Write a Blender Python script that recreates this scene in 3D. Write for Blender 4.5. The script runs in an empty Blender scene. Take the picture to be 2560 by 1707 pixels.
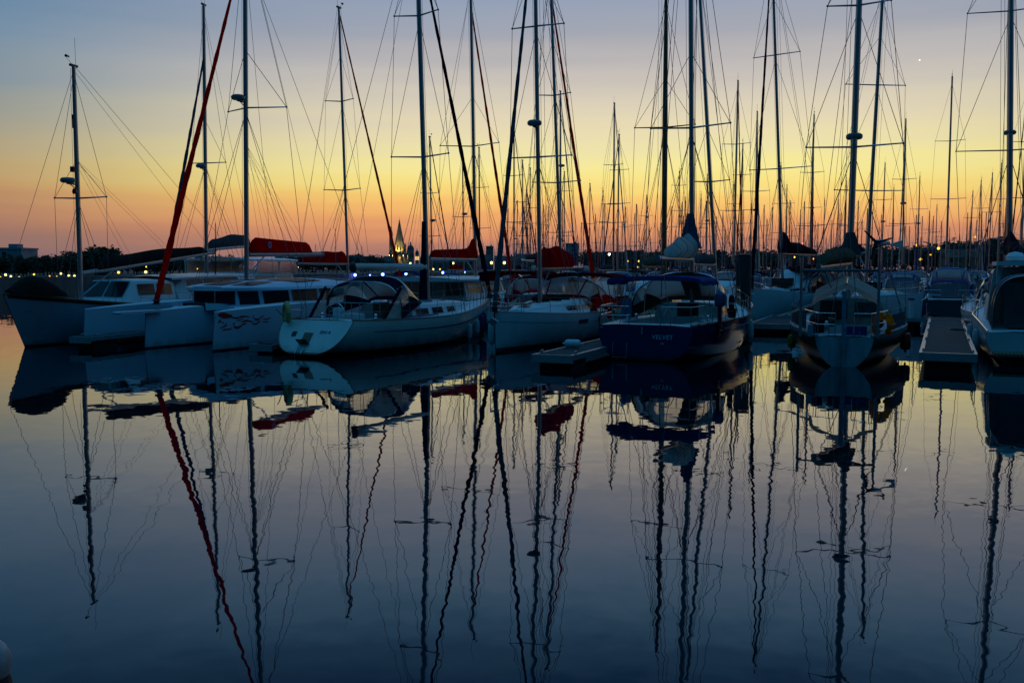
import bpy, math, random
from mathutils import Vector, Matrix
R = math.radians
random.seed(7)
scene = bpy.context.scene
COL = scene.collection

# ------------------------------------------------------------------ camera
CAM_H, FPX, TILT = 3.0, 2300.0, R(4.512)
cam_data = bpy.data.cameras.new('camera')
cam_data.lens = 36.0 * FPX / 2560.0
cam_data.sensor_width = 36.0
cam_data.clip_start = 0.1
cam_data.clip_end = 6000
cam = bpy.data.objects.new('camera', cam_data)
COL.objects.link(cam)
cam.location = (0, 0, CAM_H)
cam.rotation_euler = (R(90) - TILT, 0, 0)
scene.camera = cam

# ------------------------------------------------------------------ view
scene.view_settings.view_transform = 'Standard'
scene.view_settings.look = 'None'
scene.view_settings.exposure = 0.0
scene.view_settings.gamma = 1.0
scene.cycles.max_bounces = 8
scene.cycles.transparent_max_bounces = 16
scene.cycles.caustics_reflective = False
scene.cycles.caustics_refractive = False
scene.cycles.sample_clamp_indirect = 4.0

def lin(rgb):
    out = []
    for c in rgb:
        c = c / 255.0
        out.append(c / 12.92 if c <= 0.04045 else ((c + 0.055) / 1.055) ** 2.4)
    return (out[0], out[1], out[2], 1.0)

# ------------------------------------------------------------------ dusk sky
SUN_AZ = R(8.0)           # the afterglow stands a little right of the view axis
world = bpy.data.worlds.new('World')
scene.world = world
world.use_nodes = True
wt = world.node_tree
wt.nodes.clear()
def wn(t, **kw):
    n = wt.nodes.new(t)
    for k, v in kw.items():
        setattr(n, k, v)
    return n
def wmath(op, a, b=None, clamp=False):
    n = wn('ShaderNodeMath', operation=op, use_clamp=clamp)
    for i, x in enumerate((a, b)):
        if x is None: continue
        if isinstance(x, (int, float)): n.inputs[i].default_value = x
        else: wt.links.new(x, n.inputs[i])
    return n.outputs[0]
tc = wn('ShaderNodeTexCoord')
sep = wn('ShaderNodeSeparateXYZ')
wt.links.new(tc.outputs['Generated'], sep.inputs[0])
x, y, z = sep.outputs
el = wmath('DIVIDE', wmath('ARCSINE', z), math.pi / 2)      # 0 at the horizon, 1 overhead
hl = wmath('SQRT', wmath('ADD', wmath('ADD', wmath('MULTIPLY', x, x), wmath('MULTIPLY', y, y)), 1e-6))
cs = wmath('DIVIDE', wmath('ADD', wmath('MULTIPLY', x, math.sin(SUN_AZ)), wmath('MULTIPLY', y, math.cos(SUN_AZ))), hl)
away = wmath('MULTIPLY', wmath('SUBTRACT', 1.0, cs), 0.5)   # 0 towards the afterglow, 1 opposite
noi = wn('ShaderNodeTexNoise'); noi.inputs['Scale'].default_value = 3.0
mp = wn('ShaderNodeMapping'); mp.inputs['Scale'].default_value = (0.8, 0.8, 16.0)
wt.links.new(tc.outputs['Generated'], mp.inputs[0]); wt.links.new(mp.outputs[0], noi.inputs['Vector'])
wob = wmath('MULTIPLY', wmath('SUBTRACT', noi.outputs[0], 0.5), 0.020)
el = wmath('ADD', el, wob)
def ramp(stops, fac):
    n = wn('ShaderNodeValToRGB')
    r = n.color_ramp
    r.interpolation = 'CARDINAL'
    r.elements[0].position = stops[0][0] / 90.0; r.elements[0].color = lin(stops[0][1])
    r.elements[1].position = stops[-1][0] / 90.0; r.elements[1].color = lin(stops[-1][1])
    for e, c in stops[1:-1]:
        k = r.elements.new(e / 90.0); k.color = lin(c)
    wt.links.new(fac, n.inputs[0])
    return n.outputs[0]
glow = ramp([(0, (130, 98, 112)), (0.8, (158, 114, 110)), (1.5, (194, 132, 108)), (2.5, (226, 153, 106)), (3.5, (246, 184, 108)), (4.5, (250, 214, 122)),
             (5.5, (249, 232, 146)), (6.7, (243, 230, 164)), (8.5, (231, 218, 180)), (10.2, (215, 205, 185)), (12, (194, 188, 184)), (13.6, (170, 171, 179)),
             (16, (146, 160, 182)), (20, (100, 140, 175)), (25, (26, 74, 118)), (32, (16, 70, 116)), (60, (66, 136, 192)), (90, (76, 148, 206))], el)
side = ramp([(0, (118, 98, 106)), (0.55, (134, 107, 110)), (1.7, (148, 114, 103)), (2.8, (166, 122, 102)), (3.5, (178, 132, 103)), (4.2, (186, 147, 105)), (5.2, (184, 154, 112)),
             (6.7, (172, 156, 128)), (8.3, (150, 151, 142)), (10.2, (128, 144, 154)), (12.5, (111, 140, 164)), (16, (86, 126, 160)), (20, (54, 104, 144)), (25, (6, 56, 96)), (32, (10, 64, 108)), (60, (66, 136, 192)), (90, (76, 148, 206))], el)
back = ramp([(0, (0, 30, 44)), (10, (0, 40, 62)), (25, (0, 60, 94)), (45, (18, 98, 142)), (60, (48, 128, 182)), (90, (76, 148, 206))], el)
mr1 = wn('ShaderNodeMapRange', interpolation_type='SMOOTHSTEP')
mr1.inputs['From Max'].default_value = 0.12
wt.links.new(away, mr1.inputs['Value'])
mr2 = wn('ShaderNodeMapRange', interpolation_type='SMOOTHSTEP')
mr2.inputs['From Min'].default_value = 0.08; mr2.inputs['From Max'].default_value = 0.62
wt.links.new(away, mr2.inputs['Value'])
m1 = wn('ShaderNodeMix', data_type='RGBA'); m2 = wn('ShaderNodeMix', data_type='RGBA')
wt.links.new(mr1.outputs[0], m1.inputs['Factor']); wt.links.new(glow, m1.inputs[6]); wt.links.new(side, m1.inputs[7])
wt.links.new(mr2.outputs[0], m2.inputs['Factor']); wt.links.new(m1.outputs[2], m2.inputs[6]); wt.links.new(back, m2.inputs[7])
bg = wn('ShaderNodeBackground'); bg.inputs['Strength'].default_value = 1.0
wt.links.new(m2.outputs[2], bg.inputs['Color'])
wo = wn('ShaderNodeOutputWorld'); wt.links.new(bg.outputs[0], wo.inputs['Surface'])

# the sun is already under the horizon: only a faint, very wide, warm afterglow is left of it
sun_data = bpy.data.lights.new('sun', 'SUN')
sun_data.energy = 0.015
sun_data.angle = R(100)
sun_data.color = (1.0, 0.72, 0.42)
sun = bpy.data.objects.new('sun', sun_data)
COL.objects.link(sun)
sd = Vector((math.sin(SUN_AZ) * math.cos(R(3)), math.cos(SUN_AZ) * math.cos(R(3)), math.sin(R(3))))
sun.rotation_euler = sd.to_track_quat('Z', 'Y').to_euler()

# ------------------------------------------------------------------ where a sight line of the photograph meets a distance
def ray(px, py):
    dx, dz = (px - 1280) / FPX, (853.5 - py) / FPX
    return Vector((dx, math.cos(TILT) + dz * math.sin(TILT), -math.sin(TILT) + dz * math.cos(TILT)))
def at(px, py, dist):
    d = ray(px, py)
    return Vector((0, 0, CAM_H)) + d * (dist / d.y)
def on_water(px, py, z=0.0):
    d = ray(px, py)
    return Vector((0, 0, CAM_H)) + d * ((z - CAM_H) / d.z)
def project(p):
    q = p - Vector((0, 0, CAM_H))
    f = q.y * math.cos(TILT) - q.z * math.sin(TILT)
    u = q.y * math.sin(TILT) + q.z * math.cos(TILT)
    return 1280 + FPX * q.x / f, 853.5 - FPX * u / f

# ------------------------------------------------------------------ materials
MATS = {}
def mat(name, color, rough=0.5, metal=0.0, vary=0.12, scale=6.0, bump=0.0, bscale=40.0, spec=0.5, boot=None, streak=False):
    if name in MATS: return MATS[name]
    m = bpy.data.materials.new(name); m.use_nodes = True
    nt = m.node_tree; b = nt.nodes['Principled BSDF']
    b.inputs['Roughness'].default_value = rough
    b.inputs['Metallic'].default_value = metal
    b.inputs['Specular IOR Level'].default_value = spec
    t = nt.nodes.new('ShaderNodeTexCoord')
    n = nt.nodes.new('ShaderNodeTexNoise'); n.inputs['Scale'].default_value = scale; n.inputs['Detail'].default_value = 6
    vec = t.outputs['Object']
    if streak:
        mpn = nt.nodes.new('ShaderNodeMapping'); mpn.inputs['Scale'].default_value = (1, 1, 0.18)
        nt.links.new(vec, mpn.inputs[0]); vec = mpn.outputs[0]
    nt.links.new(vec, n.inputs['Vector'])
    cr = nt.nodes.new('ShaderNodeValToRGB')
    lo = [c * (1 - vary) for c in color]; hi = [min(1, c * (1 + vary)) for c in color]
    cr.color_ramp.elements[0].position = 0.3; cr.color_ramp.elements[0].color = (*lo, 1)
    cr.color_ramp.elements[1].position = 0.7; cr.color_ramp.elements[1].color = (*hi, 1)
    nt.links.new(n.outputs[0], cr.inputs[0])
    out = cr.outputs[0]
    if boot:                                   # antifouling and boot stripe painted below a fixed waterline
        s = nt.nodes.new('ShaderNodeSeparateXYZ'); nt.links.new(t.outputs['Object'], s.inputs[0])
        sc = nt.nodes.new('ShaderNodeTexNoise'); sc.inputs['Scale'].default_value = 1.7; sc.inputs['Detail'].default_value = 8
        smp = nt.nodes.new('ShaderNodeMapping'); smp.inputs['Scale'].default_value = (1.4, 1.4, 0.35); nt.links.new(t.outputs['Object'], smp.inputs[0]); nt.links.new(smp.outputs[0], sc.inputs['Vector'])
        hi_ = nt.nodes.new('ShaderNodeMath'); hi_.operation = 'MULTIPLY_ADD'; hi_.inputs[1].default_value = -0.9; hi_.inputs[2].default_value = boot[1] + 0.62; nt.links.new(sc.outputs[0], hi_.inputs[0])
        df = nt.nodes.new('ShaderNodeMath'); df.operation = 'SUBTRACT'; nt.links.new(hi_.outputs[0], df.inputs[0]); nt.links.new(s.outputs[2], df.inputs[1])
        fc = nt.nodes.new('ShaderNodeMapRange'); fc.inputs['From Min'].default_value = -0.06; fc.inputs['From Max'].default_value = 0.20; fc.inputs['To Max'].default_value = 0.6; nt.links.new(df.outputs[0], fc.inputs['Value'])
        sm = nt.nodes.new('ShaderNodeMix'); sm.data_type = 'RGBA'; nt.links.new(fc.outputs[0], sm.inputs['Factor']); nt.links.new(out, sm.inputs[6]); sm.inputs[7].default_value = (color[0] * .42, color[1] * .40, color[2] * .30, 1)
        out = sm.outputs[2]
        g = nt.nodes.new('ShaderNodeMath'); g.operation = 'LESS_THAN'; g.inputs[1].default_value = boot[1]
        nt.links.new(s.outputs[2], g.inputs[0])
        mx = nt.nodes.new('ShaderNodeMix'); mx.data_type = 'RGBA'
        nt.links.new(g.outputs[0], mx.inputs['Factor']); nt.links.new(out, mx.inputs[6]); mx.inputs[7].default_value = (*boot[0], 1)
        out = mx.outputs[2]
    nt.links.new(out, b.inputs['Base Color'])
    if bump:
        n2 = nt.nodes.new('ShaderNodeTexNoise'); n2.inputs['Scale'].default_value = bscale
        nt.links.new(t.outputs['Object'], n2.inputs['Vector'])
        bp = nt.nodes.new('ShaderNodeBump'); bp.inputs['Strength'].default_value = bump; bp.inputs['Distance'].default_value = 0.03
        nt.links.new(n2.outputs[0], bp.inputs['Height']); nt.links.new(bp.outputs[0], b.inputs['Normal'])
    MATS[name] = m
    return m
def cloth_mat(name, color, rough=0.85, vary=0.2, scale=3, bump=0.4, bscale=14, thin=0.4):
    m = mat(name, color, rough, vary=vary, scale=scale, bump=bump, bscale=bscale, spec=0.04)
    nt = m.node_tree; b = nt.nodes['Principled BSDF']; out = nt.nodes['Material Output']
    src = b.inputs['Base Color'].links[0].from_socket
    t = nt.nodes.new('ShaderNodeBsdfTranslucent'); nt.links.new(src, t.inputs['Color'])
    x = nt.nodes.new('ShaderNodeMixShader'); x.inputs[0].default_value = thin
    nt.links.new(b.outputs[0], x.inputs[1]); nt.links.new(t.outputs[0], x.inputs[2]); nt.links.new(x.outputs[0], out.inputs['Surface'])
    return m
def glow_mat(name, color, strength):
    if name in MATS: return MATS[name]
    m = bpy.data.materials.new(name); m.use_nodes = True
    nt = m.node_tree; nt.nodes.clear()
    e = nt.nodes.new('ShaderNodeEmission'); e.inputs['Color'].default_value = (*color, 1); e.inputs['Strength'].default_value = strength
    o = nt.nodes.new('ShaderNodeOutputMaterial'); nt.links.new(e.outputs[0], o.inputs[0])
    MATS[name] = m
    return m
def vinyl_mat(name, tint, amount):
    m = bpy.data.materials.new(name); m.use_nodes = True
    nt = m.node_tree; nt.nodes.clear()
    t = nt.nodes.new('ShaderNodeBsdfTransparent'); t.inputs['Color'].default_value = (*tint, 1)
    d = nt.nodes.new('ShaderNodeBsdfTranslucent'); d.inputs['Color'].default_value = (0.75, 0.7, 0.62, 1)
    g = nt.nodes.new('ShaderNodeBsdfGlossy'); g.inputs['Roughness'].default_value = 0.12; g.inputs['Color'].default_value = (0.8, 0.8, 0.8, 1)
    fr = nt.nodes.new('ShaderNodeFresnel'); fr.inputs['IOR'].default_value = 1.4
    tcn = nt.nodes.new('ShaderNodeTexCoord')
    n = nt.nodes.new('ShaderNodeTexNoise'); n.inputs['Scale'].default_value = 2.5; n.inputs['Distortion'].default_value = 1.5
    nt.links.new(tcn.outputs['Object'], n.inputs['Vector'])
    mr = nt.nodes.new('ShaderNodeMapRange'); mr.inputs['To Min'].default_value = amount - 0.2; mr.inputs['To Max'].default_value = amount + 0.2
    nt.links.new(n.outputs[0], mr.inputs['Value'])
    a = nt.nodes.new('ShaderNodeMixShader'); nt.links.new(mr.outputs[0], a.inputs[0]); nt.links.new(t.outputs[0], a.inputs[1]); nt.links.new(d.outputs[0], a.inputs[2])
    bq = nt.nodes.new('ShaderNodeMixShader'); nt.links.new(fr.outputs[0], bq.inputs[0]); nt.links.new(a.outputs[0], bq.inputs[1]); nt.links.new(g.outputs[0], bq.inputs[2])
    o = nt.nodes.new('ShaderNodeOutputMaterial'); nt.links.new(bq.outputs[0], o.inputs[0])
    MATS[name] = m
    return m
def wood_mat(name, c1, c2, scale=18.0, direction='Y'):
    m = bpy.data.materials.new(name); m.use_nodes = True
    nt = m.node_tree; b = nt.nodes['Principled BSDF']; b.inputs['Roughness'].default_value = 0.8; b.inputs['Specular IOR Level'].default_value = 0.12
    t = nt.nodes.new('ShaderNodeTexCoord')
    w = nt.nodes.new('ShaderNodeTexWave'); w.bands_direction = direction; w.inputs['Scale'].default_value = scale / 6; w.inputs['Distortion'].default_value = 1.0
    w.inputs['Detail'].default_value = 3
    nt.links.new(t.outputs['Object'], w.inputs['Vector'])
    cr = nt.nodes.new('ShaderNodeValToRGB')
    cr.color_ramp.elements[0].color = (*c1, 1); cr.color_ramp.elements[1].color = (*c2, 1); cr.color_ramp.elements[0].position = 0.08; cr.color_ramp.elements[1].position = 0.35
    nt.links.new(w.outputs[0], cr.inputs[0]); nt.links.new(cr.outputs[0], b.inputs['Base Color'])
    MATS[name] = m
    return m

GEL = mat('white_gelcoat', (0.74, 0.75, 0.74), 0.45, spec=.2, vary=0.05, scale=2.0, streak=True)
HULLW = mat('white_hull_paint', (0.66, 0.70, 0.72), 0.22, vary=0.07, scale=1.6, streak=True, boot=((0.012, 0.014, 0.02), 0.13))
HULLI = mat('ivory_hull_paint', (0.68, 0.69, 0.62), 0.25, vary=0.07, scale=1.6, streak=True, boot=((0.012, 0.014, 0.02), 0.16))
HULLG = mat('grey_blue_hull_paint', (0.24, 0.34, 0.40), 0.42, vary=0.10, scale=1.4, streak=True, boot=((0.01, 0.01, 0.012), 0.08))
HULLN = mat('navy_hull_paint', (0.012, 0.016, 0.085), 0.12, vary=0.1, scale=1.5, boot=((0.008, 0.008, 0.012), 0.12))
HULLK = mat('green_hull_paint', (0.012, 0.040, 0.026), 0.35, vary=0.25, scale=2.2, streak=True, boot=((0.012, 0.012, 0.012), 0.1))
PALE = mat('weathered_pale_paint', (0.24, 0.29, 0.31), 0.55, vary=0.45, scale=2.5, streak=True)
TRIM = mat('white_trimaran_paint', (0.62, 0.68, 0.76), 0.5, spec=.12, vary=0.04, scale=1.2, streak=True, boot=((0.02, 0.02, 0.03), 0.06))
DECKG = mat('nonskid_deck', (0.62, 0.63, 0.60), 0.7, vary=0.08, scale=5, bump=0.25, bscale=160)
TEAK = wood_mat('teak_deck', (0.05, 0.035, 0.025), (0.30, 0.20, 0.12))
PLANK = wood_mat('dock_planks', (0.02, 0.02, 0.022), (0.10, 0.095, 0.09), 30, 'X')
VARN = mat('varnished_wood', (0.20, 0.09, 0.035), 0.3, vary=0.3, scale=3)
ALU = mat('anodised_mast', (0.36, 0.38, 0.40), 0.35, metal=0.75, vary=0.08, scale=1.5)
STEEL = mat('stainless_tube', (0.62, 0.62, 0.62), 0.2, metal=0.95, vary=0.05)
WIRE = mat('rigging_wire', (0.16, 0.16, 0.16), 0.5, metal=0.4, vary=0.05)
ROPE = mat('mooring_rope', (0.10, 0.10, 0.11), 0.9, vary=0.25, scale=30)
BLK = mat('black_plastic', (0.014, 0.015, 0.017), 0.4, vary=0.2)
RUB = mat('black_rubber', (0.012, 0.012, 0.012), 0.75, vary=0.2)
GLASS = mat('dark_window_glass', (0.012, 0.016, 0.022), 0.12, vary=0.1, spec=0.28)
SOLAR = mat('solar_panel_glass', (0.012, 0.018, 0.04), 0.45, vary=0.2, spec=.08)
NAVYC = cloth_mat('navy_canvas', (0.010, 0.013, 0.036), 0.85, vary=0.25, scale=3, bump=0.4, bscale=25)
BLUEC = cloth_mat('blue_canvas', (0.012, 0.09, 0.30), 0.85, vary=0.2, scale=3, bump=0.4, bscale=25)
REDC = cloth_mat('red_canvas', (0.97, 0.014, 0.006), 0.8, vary=0.12, scale=2, bump=0.5, bscale=14, thin=.95)
DREDC = cloth_mat('dark_red_canvas', (0.74, 0.008, 0.018), 0.85, vary=0.2, scale=2, bump=0.5, bscale=14, thin=.9)
BURG = cloth_mat('burgundy_canvas', (0.34, 0.008, 0.022), 0.85, vary=0.2, scale=3, bump=0.4, bscale=25, thin=.6)
GREYC = cloth_mat('grey_canvas', (0.10, 0.11, 0.12), 0.85, vary=0.2, scale=3, bump=0.5, bscale=14)
BROWNC = cloth_mat('brown_canvas', (0.045, 0.036, 0.030), 0.85, vary=0.25, scale=3, bump=0.5, bscale=14)
TANC = cloth_mat('tan_canvas', (0.17, 0.135, 0.085), 0.85, vary=0.25, scale=3, bump=0.5, bscale=14)
WHITEC = cloth_mat('white_sailcloth', (0.78, 0.74, 0.68), 0.8, vary=0.15, scale=3, bump=0.6, bscale=10, thin=.6)
AWNC = cloth_mat('beige_awning_cloth', (0.74, 0.62, 0.54), 0.85, vary=0.12, scale=3, bump=0.4, bscale=12, thin=.65)
REDP = cloth_mat('red_lifebuoy_cover', (0.98, 0.012, 0.008), 0.7, vary=0.08, bump=0.2, thin=.93)
YELP = cloth_mat('yellow_lifebuoy_cover', (0.97, 0.42, 0.008), 0.7, vary=0.12, bump=0.2, thin=.93)
CREAMP = mat('cream_lifebuoy_foam', (0.62, 0.40, 0.15), 0.7, vary=0.15, bump=0.2)
RADOME = mat('grey_radome', (0.22, 0.23, 0.24), 0.5, vary=0.08)
FENDW = mat('white_fender_vinyl', (0.62, 0.63, 0.62), 0.45, vary=0.12, scale=8)
FENDB = mat('blue_fender_vinyl', (0.012, 0.030, 0.12), 0.4, vary=0.15, scale=8)
FENDR = mat('red_fender_vinyl', (0.32, 0.015, 0.012), 0.4, vary=0.15, scale=8)
PILE = mat('steel_pile_paint', (0.020, 0.022, 0.024), 0.7, vary=0.5, scale=3, streak=True, bump=0.4, bscale=10)
BLUES = mat('blue_stripe_paint', (0.012, 0.03, 0.20), 0.35, vary=0.1)
REDL = mat('red_horse_paint', (0.66, 0.010, 0.012), 0.4, vary=0.08)
CONC = mat('quay_concrete', (0.17, 0.16, 0.15), 0.9, vary=0.35, scale=0.8, streak=True, bump=0.5, bscale=6)
STONE = mat('pale_limestone', (0.36, 0.31, 0.24), 0.9, vary=0.25, scale=0.3, bump=0.6, bscale=2)
SLATE = mat('grey_slate', (0.10, 0.11, 0.13), 0.7, vary=0.2, scale=0.4)
TILE = mat('clay_tile', (0.17, 0.10, 0.075), 0.9, vary=0.25, scale=0.5)
RENDER = mat('rendered_facade', (0.20, 0.19, 0.18), 0.9, vary=0.2, scale=0.2)
CLADW = mat('concrete_block_facade', (0.30, 0.33, 0.36), 0.85, vary=0.15, scale=0.3)
BARK = mat('bark', (0.06, 0.045, 0.035), 0.95, vary=0.3, scale=3)
LEAF = mat('dark_leaves', (0.040, 0.055, 0.030), 0.8, vary=0.4, scale=0.6)
LEAF2 = mat('olive_leaves', (0.055, 0.060, 0.028), 0.8, vary=0.4, scale=0.6)
SOIL = mat('shore_ground', (0.09, 0.085, 0.07), 0.95, vary=0.3, scale=0.05)
VINYL = vinyl_mat('clear_vinyl_window', (0.93, 0.82, 0.74), 0.48)
LITW = glow_mat('lit_window', (1.0, 0.62, 0.18), 1.6)
LAMPY = glow_mat('warm_lamp', (1.0, 0.58, 0.07), 2.6)
LAMPG = glow_mat('pale_yellow_lamp', (1.0, 0.80, 0.22), 4.0)
LAMPO = glow_mat('orange_lamp', (1.0, 0.42, 0.04), 2.2)
LAMPW = glow_mat('white_lamp', (1.0, 0.86, 0.72), 25.0)
LAMPB = glow_mat('blue_lamp', (0.06, 0.12, 1.0), 26.0)
LAMPR = glow_mat('red_lamp', (1.0, 0.08, 0.08), 6.0)

# ------------------------------------------------------------------ mesh collector
class MB:
    def __init__(s): s.v = []; s.f = []; s.m = []; s.cur = 0
    def face(s, idx): s.f.append(tuple(idx)); s.m.append(s.cur)
    def poly(s, pts):
        k = len(s.v); s.v += [tuple(p) for p in pts]; s.face(range(k, k + len(pts)))
    def grid(s, rows, closed=False, skip=None):
        k = len(s.v); n = len(rows[0])
        for r in rows: s.v += [tuple(p) for p in r]
        for i in range(len(rows) - 1):
            for j in range(n if closed else n - 1):
                if skip and skip(i, j): continue
                j2 = (j + 1) % n
                s.face((k + i * n + j, k + i * n + j2, k + (i + 1) * n + j2, k + (i + 1) * n + j))
        return s
    def tube(s, pts, r, n=6, caps=True, flat=1.0):
        pts = [Vector(p) for p in pts]
        m = len(pts)
        rr = r if isinstance(r, (list, tuple)) else [r] * m
        rows = []
        ref = None
        for i, p in enumerate(pts):
            d = (pts[min(i + 1, m - 1)] - pts[max(i - 1, 0)])
            if d.length < 1e-9: d = Vector((0, 0, 1))
            d.normalize()
            if ref is None or abs(ref.dot(d)) > 0.95:
                ref = Vector((0, 0, 1)) if abs(d.z) < 0.9 else Vector((1, 0, 0))
            a = d.cross(ref).normalized(); b = a.cross(d).normalized()
            rows.append([p + a * (math.cos(t) * rr[i] * flat) + b * (math.sin(t) * rr[i]) for t in [2 * math.pi * k / n for k in range(n)]])
        k0 = len(s.v)
        s.grid(rows, closed=True)
        if caps:
            s.face(list(range(k0 + n - 1, k0 - 1, -1)))
            k1 = k0 + n * (m - 1); s.face(range(k1, k1 + n))
        return s
    def box(s, c, size, rz=0.0, ry=0.0):
        c = Vector(c); hx, hy, hz = [q / 2 for q in size]
        M = Matrix.Rotation(rz, 3, 'Z') @ Matrix.Rotation(ry, 3, 'Y')
        k = len(s.v)
        for sx, sy, sz in ((-1,-1,-1),(1,-1,-1),(1,1,-1),(-1,1,-1),(-1,-1,1),(1,-1,1),(1,1,1),(-1,1,1)):
            s.v.append(tuple(c + M @ Vector((sx * hx, sy * hy, sz * hz))))
        for q in ((0,3,2,1),(4,5,6,7),(0,1,5,4),(1,2,6,5),(2,3,7,6),(3,0,4,7)):
            s.face([k + i for i in q])
        return s
    def lathe(s, prof, c=(0, 0, 0), n=12, axis=None, sy=1.0):
        c = Vector(c)
        rows = []
        for r, h in prof:
            rows.append([c + Vector((math.cos(2*math.pi*k/n) * r, math.sin(2*math.pi*k/n) * r * sy, h)) for k in range(n)])
        k0 = len(s.v)
        s.grid(rows, closed=True)
        s.face(list(range(k0 + n - 1, k0 - 1, -1)))
        k1 = k0 + n * (len(rows) - 1); s.face(range(k1, k1 + n))
        return s
    def ball(s, c, r, n=10, sz=1.0):
        return s.lathe([(r * math.sin(math.pi * i / n) + 1e-4, -r * sz * math.cos(math.pi * i / n)) for i in range(n + 1)], c, n)
    def prism(s, pts, off):
        off = Vector(off); k = len(s.v); n = len(pts)
        s.v += [tuple(p) for p in pts] + [tuple(Vector(p) + off) for p in pts]
        s.face(list(range(k + n - 1, k - 1, -1))); s.face(range(k + n, k + 2 * n))
        for i in range(n):
            j = (i + 1) % n
            s.face((k + i, k + j, k + n + j, k + n + i))
        return s
    def build(s, name, mats, parent=None, smooth=True, ang=38):
        me = bpy.data.meshes.new(name)
        me.from_pydata(s.v, [], s.f)
        for m in (mats if isinstance(mats, (list, tuple)) else [mats]): me.materials.append(m)
        if isinstance(mats, (list, tuple)) and len(mats) > 1:
            me.polygons.foreach_set('material_index', s.m)
        if smooth:
            me.polygons.foreach_set('use_smooth', [True] * len(me.polygons))
            try: me.set_sharp_from_angle(angle=R(ang))
            except Exception: pass
        me.update()
        o = bpy.data.objects.new(name, me); COL.objects.link(o)
        if parent is not None: o.parent = parent
        return o

def tag(o, label, cat, group=None, kind=None):
    if label: o['label'] = label
    if cat: o['category'] = cat
    if group: o['group'] = group
    if kind: o['kind'] = kind
    return o
def thing(name, label, cat, loc=(0, 0, 0), rz=0.0, group=None):
    o = bpy.data.objects.new(name, None); o.empty_display_size = 0.3
    COL.objects.link(o); o.location = loc; o.rotation_euler = (0, 0, rz)
    return tag(o, label, cat, group)
def copy_tree(o, parent=None):
    c = o.copy(); COL.objects.link(c)
    if parent is not None: c.parent = parent
    for ch in list(o.children): copy_tree(ch, c)
    return c
def structure(o):
    o['kind'] = 'structure'; return o
def lerp(a, b, t): return a + (b - a) * t
def arc(c, r, a0, a1, n, ax=(1, 0, 0), ay=(0, 0, 1), ry=None):
    c, ax, ay = Vector(c), Vector(ax), Vector(ay)
    ry = r if ry is None else ry
    return [c + ax * (math.cos(lerp(a0, a1, i / n)) * r) + ay * (math.sin(lerp(a0, a1, i / n)) * ry) for i in range(n + 1)]

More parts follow.
